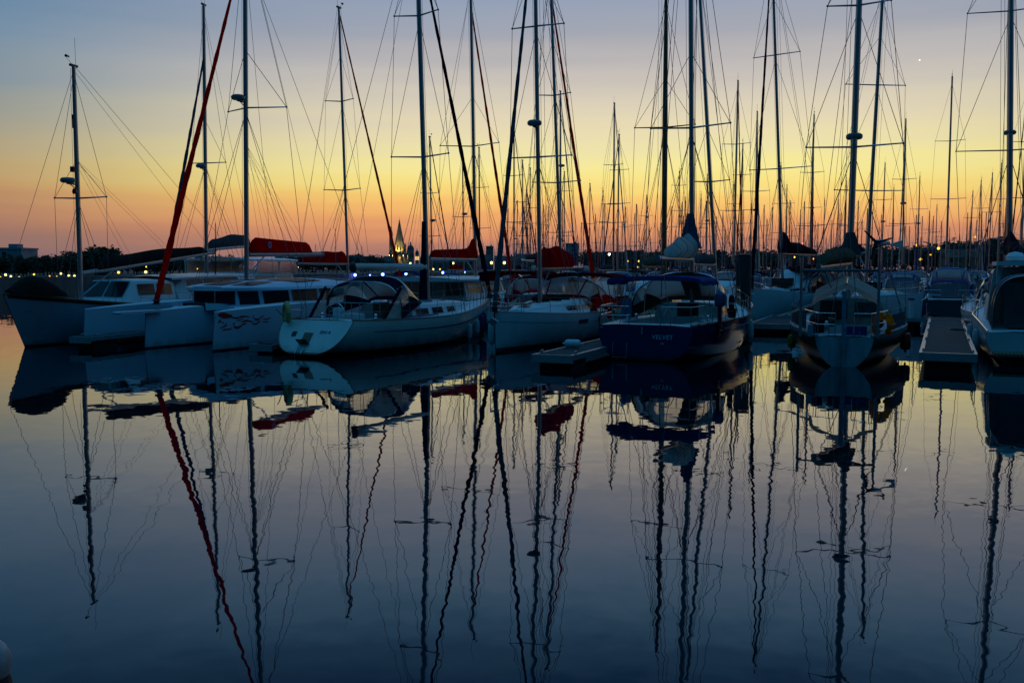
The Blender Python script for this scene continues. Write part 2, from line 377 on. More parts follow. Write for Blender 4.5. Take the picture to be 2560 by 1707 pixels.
# ------------------------------------------------------------------ boats
class Boat:
    """Local frame: x from the stern at the waterline (0) to the bow (L), y to port, z up from the water."""
    def __init__(s, name, label, cat, L, B, stern=None, bow=None, heading=0.0, zb=1.4, zm=1.05, zs=1.0, tw=0.75, tm=0.42,
                 bow_rake=0.7, stern_rake=0.3, draft=0.45, zt=0.02, full=0.62, p=2.2, group=None, twin=None, off=(0, 0)):
        s.L, s.B, s.zb, s.zm, s.zs, s.tw, s.tm = L, B, zb, zm, zs, tw, tm
        s.bow_rake, s.stern_rake, s.draft, s.zt, s.full, s.p = bow_rake, stern_rake, draft, zt, full, p
        hd = Vector((math.sin(heading), math.cos(heading), 0))        # from stern to bow
        s.off = off
        if twin is not None:                     # a second hull of the same boat
            s.root, s.M, s.rz = twin.root, twin.M, twin.rz; return
        if stern is None: stern = Vector((bow[0], bow[1], 0)) - hd * L
        rz = math.atan2(hd.y, hd.x)
        s.root = thing(name, label, cat, (stern[0], stern[1], 0), rz, group)
        s.M = Matrix.Translation((stern[0], stern[1], 0)) @ Matrix.Rotation(rz, 4, 'Z')
        s.rz = rz
    def w(s, p): return s.M @ Vector(p)
    def zof(s, x, py):
        """height above the water of a mast point at local x seen at picture height py"""
        return at(1280, py, s.w((x, 0, 0)).y).z
    def lean(s, x, z0, H, px, py, y0=0.0):
        """how far the mast top stands off plumb so that the mast leans as in the photograph"""
        b = s.w((x, y0, z0)); q = at(px, py, b.y)
        k = (H - z0) / (q.z - b.z)
        d = s.M.to_3x3().inverted() @ Vector(((q.x - b.x) * k, 0, 0))
        return (d.x, d.y)
    def sheer(s, t):
        if t < 0.45: return lerp(s.zm, s.zs, ((0.45 - t) / 0.45) ** 2)
        return lerp(s.zm, s.zb, ((t - 0.45) / 0.55) ** 1.8)
    def half(s, t):
        if t < s.tm: return s.B / 2 * (s.tw + (1 - s.tw) * (1 - ((s.tm - t) / s.tm) ** 2))
        return max(0.02, s.B / 2 * (1 - ((t - s.tm) / (1 - s.tm)) ** s.p))
    def keel(s, t):
        if t < 0.4:
            q = t / 0.4; return lerp(s.zt, -s.draft, math.sin(q * math.pi / 2))
        q = (t - 0.4) / 0.6; return lerp(-s.draft, -0.25, q ** 2)
    def pt(s, t, v, side=1, out=0.0):
        w, zs, zk = s.half(t) + out, s.sheer(t), s.keel(t)
        ph = v * math.pi / 2
        e1 = lerp(s.full, 1.15, max(0, (t - 0.5) / 0.5) ** 1.5)
        y = w * math.sin(ph) ** e1
        z = zk + (zs - zk) * (1 - math.cos(ph)) ** 0.85
        x = t * s.L + s.bow_rake * t ** 6 * max(z, -0.2) / s.zb + s.stern_rake * (1 - t) ** 6 * max(z, 0) / s.zs
        return Vector((x + s.off[0], side * y + s.off[1], z))
    def on(s, t, f=1.0):
        """sheer point at a fraction of the beam, f from -1 to 1"""
        q = s.pt(t, 1.0, 1)
        return Vector((q.x, s.off[1] + (q.y - s.off[1]) * f, q.z))
    def add(s, name, mb, m, parent=None, **kw): return mb.build(name, m, parent or s.root, **kw)
    def hull(s, m, transom=None, nt=30, nv=12, trim=None):
        a = MB()
        for sd in (1, -1):
            a.grid([[s.pt(i / nt, j / nv, sd) for j in range(nv + 1)] for i in range(nt + 1)])
        h = s.add('hull', a, m)
        t = MB(); t.grid([[s.pt(0, j / nv, 1), s.pt(0, j / nv, -1)] for j in range(nv + 1)])
        s.add('transom', t, transom or m, h)
        if trim:
            b = MB(); b.tube([s.pt(0, j / nv, 1, .01) for j in range(1, nv + 1)][::-1] + [s.pt(0, j / nv, -1, .01) for j in range(1, nv + 1)], 0.022, 5)
            s.add('transom_edge', b, trim, h)
        s.h = h
        return h
    def deck(s, m=None, cockpit=None, floor=None, floor_z=0.45, nt=28, rail=None, rail_r=0.035, camber=0.06):
        m = m or DECKG
        def ys(t):
            h = s.half(t)
            if cockpit and cockpit[0] - 1e-6 <= t <= cockpit[1] + 1e-6:
                c = min(h * 0.62, cockpit[2])
            else: c = h * 0.55
            return [-1, -c / h, c / h, 1]
        ts = sorted(set([i / nt for i in range(nt + 1)] + (list(cockpit[:2]) if cockpit else [])))
        rows = []
        for t in ts:
            row = []
            for f in ys(t):
                q = s.on(t, f); q.z += camber * (1 - f * f) - 0.01; row.append(q)
            rows.append(row)
        a = MB()
        def skip(i, j): return cockpit and j == 1 and ts[i] >= cockpit[0] - 1e-6 and ts[i + 1] <= cockpit[1] + 1e-6
        a.grid(rows, skip=skip)
        s.add('deck', a, m)
        if cockpit:
            b = MB(); ring = []
            sel = [r for t, r in zip(ts, rows) if cockpit[0] - 1e-6 <= t <= cockpit[1] + 1e-6]
            top = [r[1] for r in sel] + [r[2] for r in sel][::-1]
            low = [Vector((q.x, q.y * 0.92, floor_z)) for q in top]
            b.grid([top + [top[0]], low + [low[0]]])
            s.add('cockpit_well', b, GEL)
            c = MB(); n = len(sel); c.grid([[low[i], low[2 * n - 1 - i]] for i in range(n)])
            s.add('cockpit_floor', c, floor or TEAK)
            d = MB()
            for sd in (0, 1):                                   # side benches
                pts = [Vector((q[1 + sd].x, q[1 + sd].y * 0.985, q[1 + sd].z - 0.28)) for q in sel]
                inn = [Vector((p.x, p.y * 0.45, p.z)) for p in pts]
                lo = [Vector((p.x, p.y * 0.44, floor_z)) for p in pts]
                d.grid([pts, inn, lo])
            s.add('cockpit_bench', d, floor or TEAK)
        if rail:
            r = MB()
            for sd in (1, -1): r.tube([s.pt(i / 30, 1, sd, -0.03) + Vector((0, 0, 0.02)) for i in range(31)], rail_r, 5)
            s.add('toe_rail', r, rail)
    def strip(s, name, m, t0, t1, dz, h, sides=(1, -1), out=0.012, n=24, taper=0.0):
        """a painted band lying on the topsides, dz below the sheer"""
        a = MB()
        for sd in sides:
            rows = []
            for i in range(n + 1):
                t = lerp(t0, t1, i / n)
                k = 1 - taper * (1 - i / n)
                row = []
                for z in (s.sheer(t) - dz, s.sheer(t) - dz - h * k):
                    v = s.v_at(t, z); row.append(s.pt(t, v, sd, out))
                rows.append(row)
            a.grid(rows)
        return s.add(name, a, m, s.h)
    def v_at(s, t, z):
        lo, hi = 0.0, 1.0
        for _ in range(26):
            mid = (lo + hi) / 2
            if s.pt(t, mid).z < z: lo = mid
            else: hi = mid
        return (lo + hi) / 2
    def patch(s, a, t0, t1, z0, z1, side, out=0.012):
        pts = [s.pt(t, s.v_at(t, z), side, out) for t, z in ((t0, z0), (t1, z0), (t1, z1), (t0, z1))]
        a.poly(pts)
    def seek(s, px, py, side):
        """the place on the topsides that a mark in the photograph belongs to: (t, v)"""
        best = None
        t0, t1, v0, v1 = 0.0, 1.0, 0.2, 1.0
        for it in range(5):
            best = None
            for i in range(15):
                for j in range(11):
                    t, v = lerp(t0, t1, i / 14), lerp(v0, v1, j / 10)
                    q = project(s.w(s.pt(t, v, side)))
                    e = (q[0] - px) ** 2 + (q[1] - py) ** 2
                    if best is None or e < best[0]: best = (e, t, v)
            dt, dv = (t1 - t0) / 7, (v1 - v0) / 5
            t0, t1 = max(0, best[1] - dt), min(1, best[1] + dt)
            v0, v1 = max(0.05, best[2] - dv), min(1, best[2] + dv)
        return best[1], best[2]
    # ---- superstructure
    def house(s, name, m, stations, parent=None, windows=None, glass=None, wname='window', closed_aft=True):
        """stations: (x, half width at foot, half width at top, foot z, top z); windows: (x0, x1, k0, k1) bands on both sides"""
        def section(st):
            x, wb, wtp, z0, z1 = st
            r = min(0.16, (z1 - z0) * 0.4, wtp * 0.5)
            P = [(-wb, z0), (-lerp(wb, wtp, 0.5), lerp(z0, z1, 0.5)), (-wtp, z1 - r), (-wtp + r * 0.3, z1 - r * 0.3), (-wtp + r, z1)]
            P += [(-wtp * 0.4, z1 + 0.03), (0, z1 + 0.045), (wtp * 0.4, z1 + 0.03)]
            P += [(-a, b) for a, b in P[:5]][::-1]
            return [Vector((x, a, b)) for a, b in P]
        a = MB(); rows = [section(q) for q in stations]; a.grid(rows)
        a.poly(rows[-1]); a.poly(rows[0][::-1])
        h = s.add(name, a, m, parent)
        def side(x, k, sd):
            for p, q in zip(stations[:-1], stations[1:]):
                lo, hi = min(p[0], q[0]), max(p[0], q[0])
                if lo - 1e-6 <= x <= hi + 1e-6:
                    u = (x - p[0]) / (q[0] - p[0])
                    st = [lerp(a_, b_, u) for a_, b_ in zip(p, q)]
                    return Vector((x, sd * (lerp(st[1], st[2], k) + 0.012), lerp(st[3], st[4], k)))
            return Vector((x, 0, 0))
        for win in windows or []:
            x0, x1, k0, k1 = win[:4]
            for sd in ((1, -1) if len(win) < 5 else (win[4],)):
                b = MB(); n = 6
                b.grid([[side(lerp(x0, x1, i / n), k, sd) for i in range(n + 1)] for k in (k0, (k0 + k1) / 2, k1)])
                s.add(wname, b, glass or GLASS, h)
        return h
    def front_window(s, parent, p0, p1, y0, y1, glass=None, slope=None):
        """pane between points (x,z) p0 (foot) and p1 (top) from y0 to y1"""
        a = MB(); a.poly([(p0[0], y0, p0[1]), (p0[0], y1, p0[1]), (p1[0], y1, p1[1]), (p1[0], y0, p1[1])])
        return s.add('window', a, glass or GLASS, parent)
    def hood(s, name, fabric, xa, wa, ha, xf, wf, hf, z0, z0f=None, windows=True, front=((.10, .34), (.37, .63), (.66, .90)), side=True, vs=(.46, .93), nu=44, nv=28, pw=0.62, tube=STEEL):
        """a sprayhood: fabric over bent tubes with clear panels"""
        z0f = z0 if z0f is None else z0f
        def P(u, v):
            w, x, zb = lerp(wa, wf, v), lerp(xa, xf, v ** 1.05), lerp(z0, z0f, v)
            h = ha * (1 - 0.05 * v) if v < 0.42 else lerp(ha * 0.979, hf, ((v - 0.42) / 0.58) ** 1.25)
            ph = math.pi * u
            c, q = math.cos(ph), math.sin(ph)
            return Vector((x, w * math.copysign(abs(c) ** pw, c), zb + h * max(q, 0) ** 0.62))
        panes = []
        if windows:
            panes += [(a, b, vs[0], vs[1]) for a, b in front]
            if side: panes += [(.05, .22, .07, .40), (.78, .95, .07, .40)]
        rows = [[P(i / nu, j / nv) for i in range(nu + 1)] for j in range(nv + 1)]
        def owner(j, i):
            u, v = (i + .5) / nu, (j + .5) / nv
            for k, (a, b, c, d) in enumerate(panes):
                if a < u < b and c < v < d: return k
            return -1
        f = MB(); f.grid(rows, skip=lambda j, i: owner(j, i) >= 0)
        h = s.add(name, f, fabric)
        for k in range(len(panes)):
            g = MB(); g.grid(rows, skip=lambda j, i: owner(j, i) != k)
            s.add('clear_window', g, VINYL, h)
        for v in (0.0, 0.42):
            t = MB(); t.tube([P(i / nu, v) * 1.0 + Vector((0, 0, -0.012)) for i in range(nu + 1)], 0.016, 5)
            s.add('hoop', t, tube, h)
        return h
    def bimini(s, fabric, x0, x1, w, zt, zfoot, sag=0.10, arch=0.28, legs=True, name='bimini'):
        a = MB(); rows = []
        for j in range(9):
            v = j / 8; rows.append([Vector((lerp(x0, x1, v), w * math.cos(math.pi * u / 16) , zt + arch * math.sin(math.pi * u / 16) ** 0.7 - sag * abs(math.sin(2 * math.pi * v)) * 0.4)) for u in range(17)])
        lo = [[p + Vector((0, 0, -0.12)) for p in r] for r in rows]
        a.grid(rows); a.grid(lo)
        a.grid([rows[0], lo[0]]); a.grid([rows[-1], lo[-1]]); a.grid([[r[0] for r in rows], [r[0] for r in lo]]); a.grid([[r[-1] for r in rows], [r[-1] for r in lo]])
        h = s.add(name, a, fabric)
        if legs:
            xm = (x0 + x1) / 2
            for xx in (x0 + .03, xm, x1 - .03):
                for sd in (1, -1):
                    t = MB(); t.tube([(xx, sd * w * 0.99, zt), (lerp(xx, xm, .75), sd * w * 1.02, zfoot)], 0.015, 5)
                    s.add('bimini_leg', t, STEEL, h)
        return h
    # ---- rails
    def rails(s, t0=0.03, t1=0.90, n=8, h=0.62, pulpit=True, pushpit=True, inset=0.07, sides=(1, -1), r=0.012, gate=None):
        def base(t, sd): return s.pt(t, 1.0, sd, -inset)
        up = Vector((0, 0, h))
        for sd in sides:
            for i in range(n):
                t = lerp(t0, t1, i / (n - 1))
                b = base(t, sd); m = MB(); m.tube([b, b + up], r, 5); s.add('stanchion', m, STEEL)
            for k in (1.0, 0.52):
                m = MB(); m.tube([base(lerp(t0, t1, i / 16), sd) + up * k for i in range(17)], 0.006, 4); s.add('lifeline', m, WIRE)
        if pulpit:
            top = [base(t, 1) + up * 1.05 for t in (t1 - .01, lerp(t1, 1, .5))]
            nose = [s.on(1.0, 0) + Vector((0.05, 0.14, h * 1.12)), s.on(1.0, 0) + Vector((0.05, -0.14, h * 1.12))]
            oth = [base(t, -1) + up * 1.05 for t in (lerp(t1, 1, .5), t1 - .01)]
            m = MB(); m.tube(top + nose + oth, 0.017, 6)
            m.tube([(p * 1.0 - up * 0.5) for p in top + nose + oth], 0.013, 5)
            for p in (top[0], top[1], nose[0], nose[1], oth[0], oth[1]): m.tube([p, (p.x - 0.02, p.y * 0.98, p.z - h * 1.05)], 0.015, 5)
            s.add('pulpit', m, STEEL)
        if pushpit:
            for sd in sides:
                c = [base(t0 + .1, sd) + up, base(t0 + .04, sd) + up, base(0.0, sd) + up, Vector((base(0, sd).x - .02, base(0, sd).y * 0.35, base(0, sd).z + h))]
                m = MB(); m.tube(c, 0.016, 6); m.tube([p - up * 0.48 for p in c], 0.012, 5)
                for p in c[0], c[2], c[3]: m.tube([p, p - up], 0.015, 5)
                s.add('pushpit', m, STEEL)
    # ---- rig
    def mast(s, x, z0, H, r=0.095, top=(0, 0), spreaders=((0.42, 0.95, 0.25), (0.70, 0.75, 0.2)), m=None, head=True, aerial=0.9,
             furl=None, furl_m=None, furl_r=0.07, furl_top=0.985, fore=True, back=True, shrouds=True, radar=None, wire=0.011, chain=None, halyards=2, y0=0.0, vane=True, taper=0.8, steps=False, crosswire=True, furl_foot=None):
        m = m or ALU
        b, tp = Vector((x, y0, z0)), Vector((x + top[0], y0 + top[1], H))
        def mp(z): return b + (tp - b) * ((z - z0) / (H - z0))
        a = MB(); N = 10
        zs = [z0, z0 + (H - z0) * 0.6, H]
        a.tube([mp(z) for z in zs], [r, r, r * taper], 10, flat=0.72)
        M = s.add('mast', a, m)
        s.mp = mp; s.mastobj = M; s.mp_top = H
        if head:
            c = MB(); c.box(mp(H) + Vector((0.0, 0, 0.02)), (0.42, 0.10, 0.09))
            c.tube([mp(H) + Vector((-.12, 0, 0)), mp(H) + Vector((-.12, 0, aerial))], 0.009, 4)
            s.add('masthead', c, BLK, M)
            if vane:
                c = MB(); q = mp(H); c.tube([q, q + Vector((0.42, 0, 0.28))], 0.010, 4)
                c.ball(q + Vector((0.42, 0, 0.33)), 0.06, 6); c.box(q + Vector((0.33, 0, 0.33)), (0.20, 0.012, 0.07))
                s.add('wind_vane', c, BLK, M)
        ch = s.half(min(.98, max(.02, x / s.L))) if chain is None else chain
        zc = s.sheer(min(.98, max(.02, x / s.L)))
        tips = {1: [], -1: []}
        for fz, span, sweep in spreaders:
            z = z0 + (H - z0) * fz
            for sd in (1, -1):
                q = mp(z); tip = q + Vector((-sweep, sd * span, 0.05)); tips[sd].append(tip)
                c = MB(); c.tube([q, tip], [0.038, 0.026], 5, flat=1.0); c.ball(tip, 0.045, 6)
                s.add('spreader', c, m, M)
        def line(p, nm='stay', rr=wire, par=None):
            c = MB(); c.tube(p, rr, 4, caps=False); return s.add(nm, c, WIRE, par)
        s.tips = tips
        if shrouds:
            for sd in (1, -1):
                foot = Vector((x - 0.15, sd * ch * 0.97, zc))
                line([foot] + tips[sd] + [mp(z0 + (H - z0) * 0.97)], 'shroud')
                if tips[sd]:
                    q0 = mp(z0 + (H - z0) * (spreaders[0][0] - 0.012))
                    line([foot + Vector((0.35, 0, 0)), q0], 'shroud'); line([foot + Vector((-0.45, 0, 0)), q0], 'shroud')
                    if crosswire:
                        for k in range(len(tips[sd]) - 1):
                            line([tips[sd][k], mp(z0 + (H - z0) * (spreaders[k + 1][0] - 0.012))], 'shroud')
                        line([tips[sd][-1], mp(z0 + (H - z0) * min(.9, spreaders[-1][0] + 0.16))], 'shroud')
        bow = furl_foot or Vector((s.L + s.bow_rake * 0.9, 0, s.zb + 0.12))
        if furl is not None or furl_m is not None:
            q = mp(z0 + (H - z0) * furl_top) + Vector((0.08, 0, 0)); n = 64; pts, rr = [], []
            for i in range(n + 1):
                u = i / n
                pts.append(bow.lerp(q, u) + Vector((0, 0, 0)))
                k = 0.35 + 0.65 * min(1, u / 0.05)
                rr.append(furl_r * k * (1.0 - 0.62 * u) * (1 + 0.10 * math.sin(i * .93) + 0.07 * math.sin(i * 2.1)) if u > 0.02 else furl_r * 0.8)
            c = MB(); c.tube(pts, rr, 8); g = s.add('furled_genoa', c, furl_m or NAVYC)
            d = MB(); d.lathe([(furl_r * 1.3, 0), (furl_r * 1.5, .02), (furl_r * .9, .06), (furl_r * .9, .12), (furl_r * 1.5, .16), (furl_r * 1.3, .18)], bow + Vector((-0.02, 0, -0.1)), 10)
            s.add('furling_drum', d, BLK, g)
        elif fore: line([bow, mp(z0 + (H - z0) * 0.985)], 'forestay')
        if back:
            st = s.on(0.0, 0) if True else None
            for sd in (0.55, -0.55): line([Vector((s.on(0, 0).x, s.half(0) * sd, s.zs)), Vector((s.on(0, 0).x + .9, s.half(0) * sd * .12, s.zs + 3.2))], 'backstay')
            line([Vector((s.on(0, 0).x + .9, 0, s.zs + 3.2)), mp(H - .05) + Vector((-.15, 0, 0))], 'backstay')
        for k in range(halyards):
            dx, dy = (0.17 + .05 * k, (k - .5) * 0.16)
            line([mp(z0 + .9) + Vector((dx, dy, 0)), mp(H - .1) + Vector((dx * .6, dy, 0))], 'halyard', wire * 0.7)
        if radar:
            z, dx = radar
            q = mp(z); c = MB()
            c.lathe([(0.02, -.09), (0.24, -.08), (0.29, -.03), (0.29, .06), (0.22, .12), (0.02, .14)], q + Vector((dx, 0, 0)), 14)
            d = s.add('radar_dome', c, RADOME, M)
            c = MB(); c.box(q + Vector((dx * .55, 0, -.11)), (abs(dx) * 0.9, .16, .05)); c.tube([q + Vector((0, 0, -.32)), q + Vector((dx * .9, 0, -.11))], .02, 5)
            s.add('radar_bracket', c, BLK, M)
        return M
    def boom(s, z, x_end, m=None, cover=None, r=0.085, rise=0.0, hts=(0.55, 0.30), y_end=0.0, wide=0.16, start=0.12, lazy=0, lift=True, over=0.1, sagging=0.05, hump=0.0, vang=True):
        m = m or ALU
        q = s.mp(z); A = Vector((q.x - 0.1, q.y, q.z)); E = Vector((x_end, y_end, z + rise))
        a = MB(); a.tube([A, E], r, 10, flat=0.8); a.tube([E, E + (E - A).normalized() * .04], r * 1.12, 10, flat=.85)
        bm = s.add('boom', a, m)
        if cover:
            n = 22; rows = []
            d = (E - A); L = d.length; d.normalize(); lat = Vector((0, 0, 1)).cross(d).normalized()
            for i in range(n + 1):
                u = i / n
                c = A.lerp(E, lerp(start, 1 - over, u) if start < .9 else u)
                h = lerp(hts[0], hts[1], u ** 0.8) * (1 - 0.10 * math.sin(u * 9.0) * (1 if sagging else 0)) + hump * math.exp(-(u / 0.12) ** 2)
                k = min(1, (i + .25) / 1.5, (n - i + .25) / 1.5)
                w = wide * (1 - 0.35 * u) * (0.55 + .45 * k)
                row = []
                for j in range(14):
                    ph = 2 * math.pi * j / 14
                    wob = 1 + 0.07 * math.sin(i * 1.9 + j * 1.3)
                    cz, sy = math.cos(ph), math.sin(ph)
                    row.append(c + lat * (sy * w * wob * (1 if cz < .2 else (1 - .55 * cz))) + Vector((0, 0, r * .7 + h * k * (0.5 + 0.5 * cz) - .04)))
                rows.append(row)
            b = MB(); b.grid(rows, closed=True); b.poly(rows[0][::-1]); b.poly(rows[-1])
            s.cov = s.add('sail_cover', b, cover)
            for i in (5, 12, 18):
                if s.w((0, 0, 0)).y < 60:
                    ct = sum(rows[i], Vector()) / len(rows[i]); tb = MB(); tb.tube([ct + (p - ct) * 1.01 for p in rows[i]] + [ct + (rows[i][0] - ct) * 1.01], .011, 4); s.add('sail_tie', tb, ROPE, s.cov)
            s.bo = (A, E)
        if lift:
            c = MB(); c.tube([E, s.mp(s.mp_top * .985 if hasattr(s, 'mp_top') else z + 11)], 0.009, 4, caps=False); s.add('topping_lift', c, WIRE)
        if vang:
            c = MB(); c.tube([A.lerp(E, .22), s.mp(z - min(.95, z - s.sheer(.5) - .25))], 0.03, 6); s.add('vang', c, m)
        for k in range(lazy):
            for sd in (1, -1):
                u = (k + 1) / (lazy + 1)
                c = MB(); p = A.lerp(E, u); c.tube([p + Vector((0, sd * .16, .05)), s.mp(z + 4.6) + Vector((0, sd * .08, 0))], 0.006, 3, caps=False); s.add('lazy_jack', c, WIRE)
        c = MB(); pz = s.on(.05, 0)
        c.tube([A.lerp(E, .88), (A.lerp(E, .88).x - .1, 0, max(s.zs + .15, z - 1.9))], 0.014, 4); s.add('mainsheet', c, ROPE)
        return bm
    def wheel(s, x, z, r=0.42, y=0.0):
        c = MB(); c.tube([(x, y + math.cos(a) * r, z + math.sin(a) * r) for a in [2 * math.pi * k / 24 for k in range(25)]], 0.014, 5)
        for k in range(6):
            a = math.pi * k / 3; c.tube([(x, y, z), (x, y + math.cos(a) * r, z + math.sin(a) * r)], 0.008, 4)
        w = s.add('steering_wheel', c, STEEL)
        c = MB(); c.box((x + .18, y, z - .25), (.22, .30, .75)); c.box((x + .2, y, z + .18), (.2, .34, .16)); s.add('binnacle', c, GEL)
    def winch(s, p):
        c = MB(); c.lathe([(.09, 0), (.09, .03), (.065, .06), (.06, .13), (.08, .16), (.04, .19)], p, 10); s.add('winch', c, STEEL)
    def hatch(s, x, y, z, sx=.5, sy=.5):
        c = MB(); c.box((x, y, z + .03), (sx, sy, .06)); h = s.add('hatch', c, STEEL)
        c = MB(); c.box((x, y, z + .064), (sx * .86, sy * .86, .012)); s.add('hatch_glass', c, GLASS, h)
    def anchor(s):
        p = s.on(1.0, 0); c = MB()
        c.tube([p + Vector((-.5, 0, .05)), p + Vector((.18, 0, .02)), p + Vector((.22, 0, -.25))], .025, 5)
        c.prism([p + Vector((.26, 0, -.18)), p + Vector((.12, .2, -.34)), p + Vector((.16, 0, -.5)), p + Vector((.12, -.2, -.34))], (-.04, 0, .02))
        s.add('anchor', c, STEEL)

def fender(p, m, label, L=0.6, r=0.13, group='fenders hung along the boats', rope_to=None, wire=True):
    t = thing('fender', label, 'fender', p, 0, group)
    a = MB(); a.lathe([(.03, -L/2 - .08), (.035, -L/2), (r * .8, -L/2 + .03), (r, -L/2 + .10), (r, L/2 - .10), (r * .8, L/2 - .03), (.035, L/2), (.03, L/2 + .09)], (0, 0, 0), 14)
    a.build('fender_body', m, t)
    if rope_to is not None:
        a = MB(); a.tube([(0, 0, L/2 + .05), Vector(rope_to) - Vector(p)], .010, 4); a.build('lanyard', ROPE, t)
    return t
def horseshoe(p, m, label, ax, az, R0=0.27, r=0.085, gap=0.55, cat='lifebuoy', tilt=0.0, down=True):
    """horseshoe lifebuoy in the plane of ax, az"""
    t = thing('horseshoe_lifebuoy', label, cat, p)
    ax, az = Vector(ax).normalized(), Vector(az).normalized()
    g0 = -math.pi / 2 + gap + tilt; pts = [ax * (math.cos(a) * R0) + az * (math.sin(a) * R0 * 1.18) for a in [lerp(g0, g0 + 2 * math.pi - 2 * gap, i / 22) for i in range(23)]]
    a = MB(); a.tube(pts, [r * .7, r * .95] + [r] * 19 + [r * .95, r * .7], 10, flat=1.1); a.build('foam_ring', m, t)
    a = MB()
    for k in (5, 11, 17):
        q = pts[k]; d = (pts[k + 1] - pts[k - 1]).normalized()
        a.tube([q - d * .03, q + d * .03], r * 1.06, 10, flat=1.1)
    a.build('reflective_band', WHITEC, t)
    return t
def lifering(p, m, label, nrm, R0=0.30, r=0.075):
    t = thing('ring_lifebuoy', label, 'lifebuoy', p); n = Vector(nrm).normalized(); ax = n.cross(Vector((0, 0, 1))).normalized(); az = ax.cross(n).normalized()
    pts = [ax * (math.cos(a) * R0) + az * (math.sin(a) * R0) for a in [2 * math.pi * i / 26 for i in range(27)]]
    a = MB(); a.tube(pts, r, 10); a.build('foam_ring', m, t)
    a = MB(); a.tube([q + az * -.0 + n * 0.0 + (q.normalized() * (r + .03)) for q in pts], .012, 4); a.build('grab_line', ROPE, t)
    return t
def rope(name, pts, label, r=0.016, sag=0.15, group='mooring lines', m=None):
    a, b = Vector(pts[0]), Vector(pts[-1]); c = MB()
    c.tube([a.lerp(b, i / 14) - Vector((0, 0, sag * math.sin(math.pi * i / 14))) - Vector((0, 0, 0)) for i in range(15)], r, 5)
    return tag(c.build(name, m or ROPE), label, 'rope', group)
def letters(text, size, parent, origin, right, up, m, name='lettering', depth=0.004):
    cu = bpy.data.curves.new(name, 'FONT'); cu.body = text; cu.size = size; cu.align_x = 'CENTER'; cu.align_y = 'CENTER'; cu.extrude = depth
    cu.space_character = 1.08
    tmp = bpy.data.objects.new(name, cu); COL.objects.link(tmp)
    me = bpy.data.meshes.new_from_object(tmp.evaluated_get(bpy.context.evaluated_depsgraph_get()))
    bpy.data.objects.remove(tmp)
    o = bpy.data.objects.new(name, me); COL.objects.link(o); me.materials.clear(); me.materials.append(m); o.parent = parent
    rgt = Vector(right).normalized(); u = Vector(up); nrm = rgt.cross(u).normalized(); u = nrm.cross(rgt).normalized()
    o.matrix_local = Matrix.Translation(Vector(origin) + nrm * .014) @ Matrix((( rgt.x, u.x, nrm.x), (rgt.y, u.y, nrm.y), (rgt.z, u.z, nrm.z))).to_4x4()
    return o

# ================================================================== the boats of the front row, left to right
def bearing(a): return Vector((math.sin(a), math.cos(a), 0))
def stern_from_mast(px, dist, heading, xm):
    q = at(px, 672, dist); h = bearing(heading)
    return (q.x - h.x * xm, q.y - h.y * xm)

# ---- grey-blue steel motor-sailer
hd = R(180 + 14)
A = Boat('motor_sailer', 'grey-blue steel motor-sailer with tall bow and dark brown sail cover at far left', 'sailboat', 14.5, 4.1, bow=on_water(62, 868), heading=hd,
         zb=2.05, zm=1.35, zs=1.4, tw=0.7, bow_rake=0.95, stern_rake=-0.4, full=0.6, p=2.0)
A.hull(HULLG)
A.strip('bulwark_band', BROWNC, 0.66, 0.995, 0.0, 0.12, out=0.03)
A.deck(GEL, rail=VARN, rail_r=0.045)
h1 = A.house('cabin_trunk', GEL, [(6.6, 1.35, 1.2, 1.3, 2.46), (7.6, 1.38, 1.22, 1.3, 2.52), (9.3, 1.3, 1.1, 1.3, 2.50), (10.1, 1.22, 1.0, 1.3, 1.62), (10.8, 1.05, .8, 1.3, 1.45)],
             windows=[(6.85, 7.95, .46, .86), (8.1, 9.2, .46, .86)])
A.front_window(h1, (9.99, 1.83), (9.42, 2.46), -0.98, -0.04); A.front_window(h1, (9.99, 1.83), (9.42, 2.46), 0.04, 0.98)
h2 = A.house('pilothouse', GEL, [(1.2, 1.55, 1.35, 1.3, 2.58), (3.5, 1.6, 1.4, 1.3, 2.62), (5.8, 1.55, 1.35, 1.3, 2.62), (6.5, 1.5, 1.2, 1.3, 2.2)],
             windows=[(1.5, 2.9, .48, .88), (3.1, 4.4, .48, .88), (4.6, 5.8, .48, .88)])
r = MB(); r.grid([[Vector((lerp(0.3, 6.9, i / 10), 1.75 * k * (1 - .25 * (i / 10) ** 6), 2.66 + .12 * (1 - k * k) - .10 * (i / 10) ** 5 + dz)) for k in (-1, -.6, 0, .6, 1)] for dz in (0,) for i in range(11)])
r.grid([[Vector((lerp(0.3, 6.9, i / 10), 1.75 * k * (1 - .25 * (i / 10) ** 6), 2.58 - .10 * (i / 10) ** 5)) for k in (-1, 1)] for i in range(11)])
for k in (-1, 1): r.grid([[Vector((lerp(0.3, 6.9, i / 10), 1.75 * k * (1 - .25 * (i / 10) ** 6), z0 - .10 * (i / 10) ** 5)) for z0 in (2.66, 2.58)] for i in range(11)])
A.add('pilothouse_roof', r, mat('pale_pink_gelcoat', (0.66, 0.50, 0.48), 0.35, vary=0.06), h2)
a = MB(); rows = []
for i in range(9):
    u = i / 8; rows.append([Vector((lerp(13.0, 15.2, u), math.cos(math.pi * j / 8) * lerp(1.0, .35, u) * (.6 + .4 * math.sin(math.pi * min(1, u + .15))), 1.9 + .16 * u + math.sin(math.pi * j / 8) * (.15 + .62 * math.sin(math.pi * (.12 + .86 * u)) ** 1.3))) for j in range(9)])
a.grid(rows); a.poly(rows[0]); a.poly(rows[-1]); A.add('bow_cover', a, BROWNC)
A.rails(t0=.1, t1=.66, n=6, pulpit=False, pushpit=False, h=.55)
xm = 11.3; H = A.zof(xm, 166)
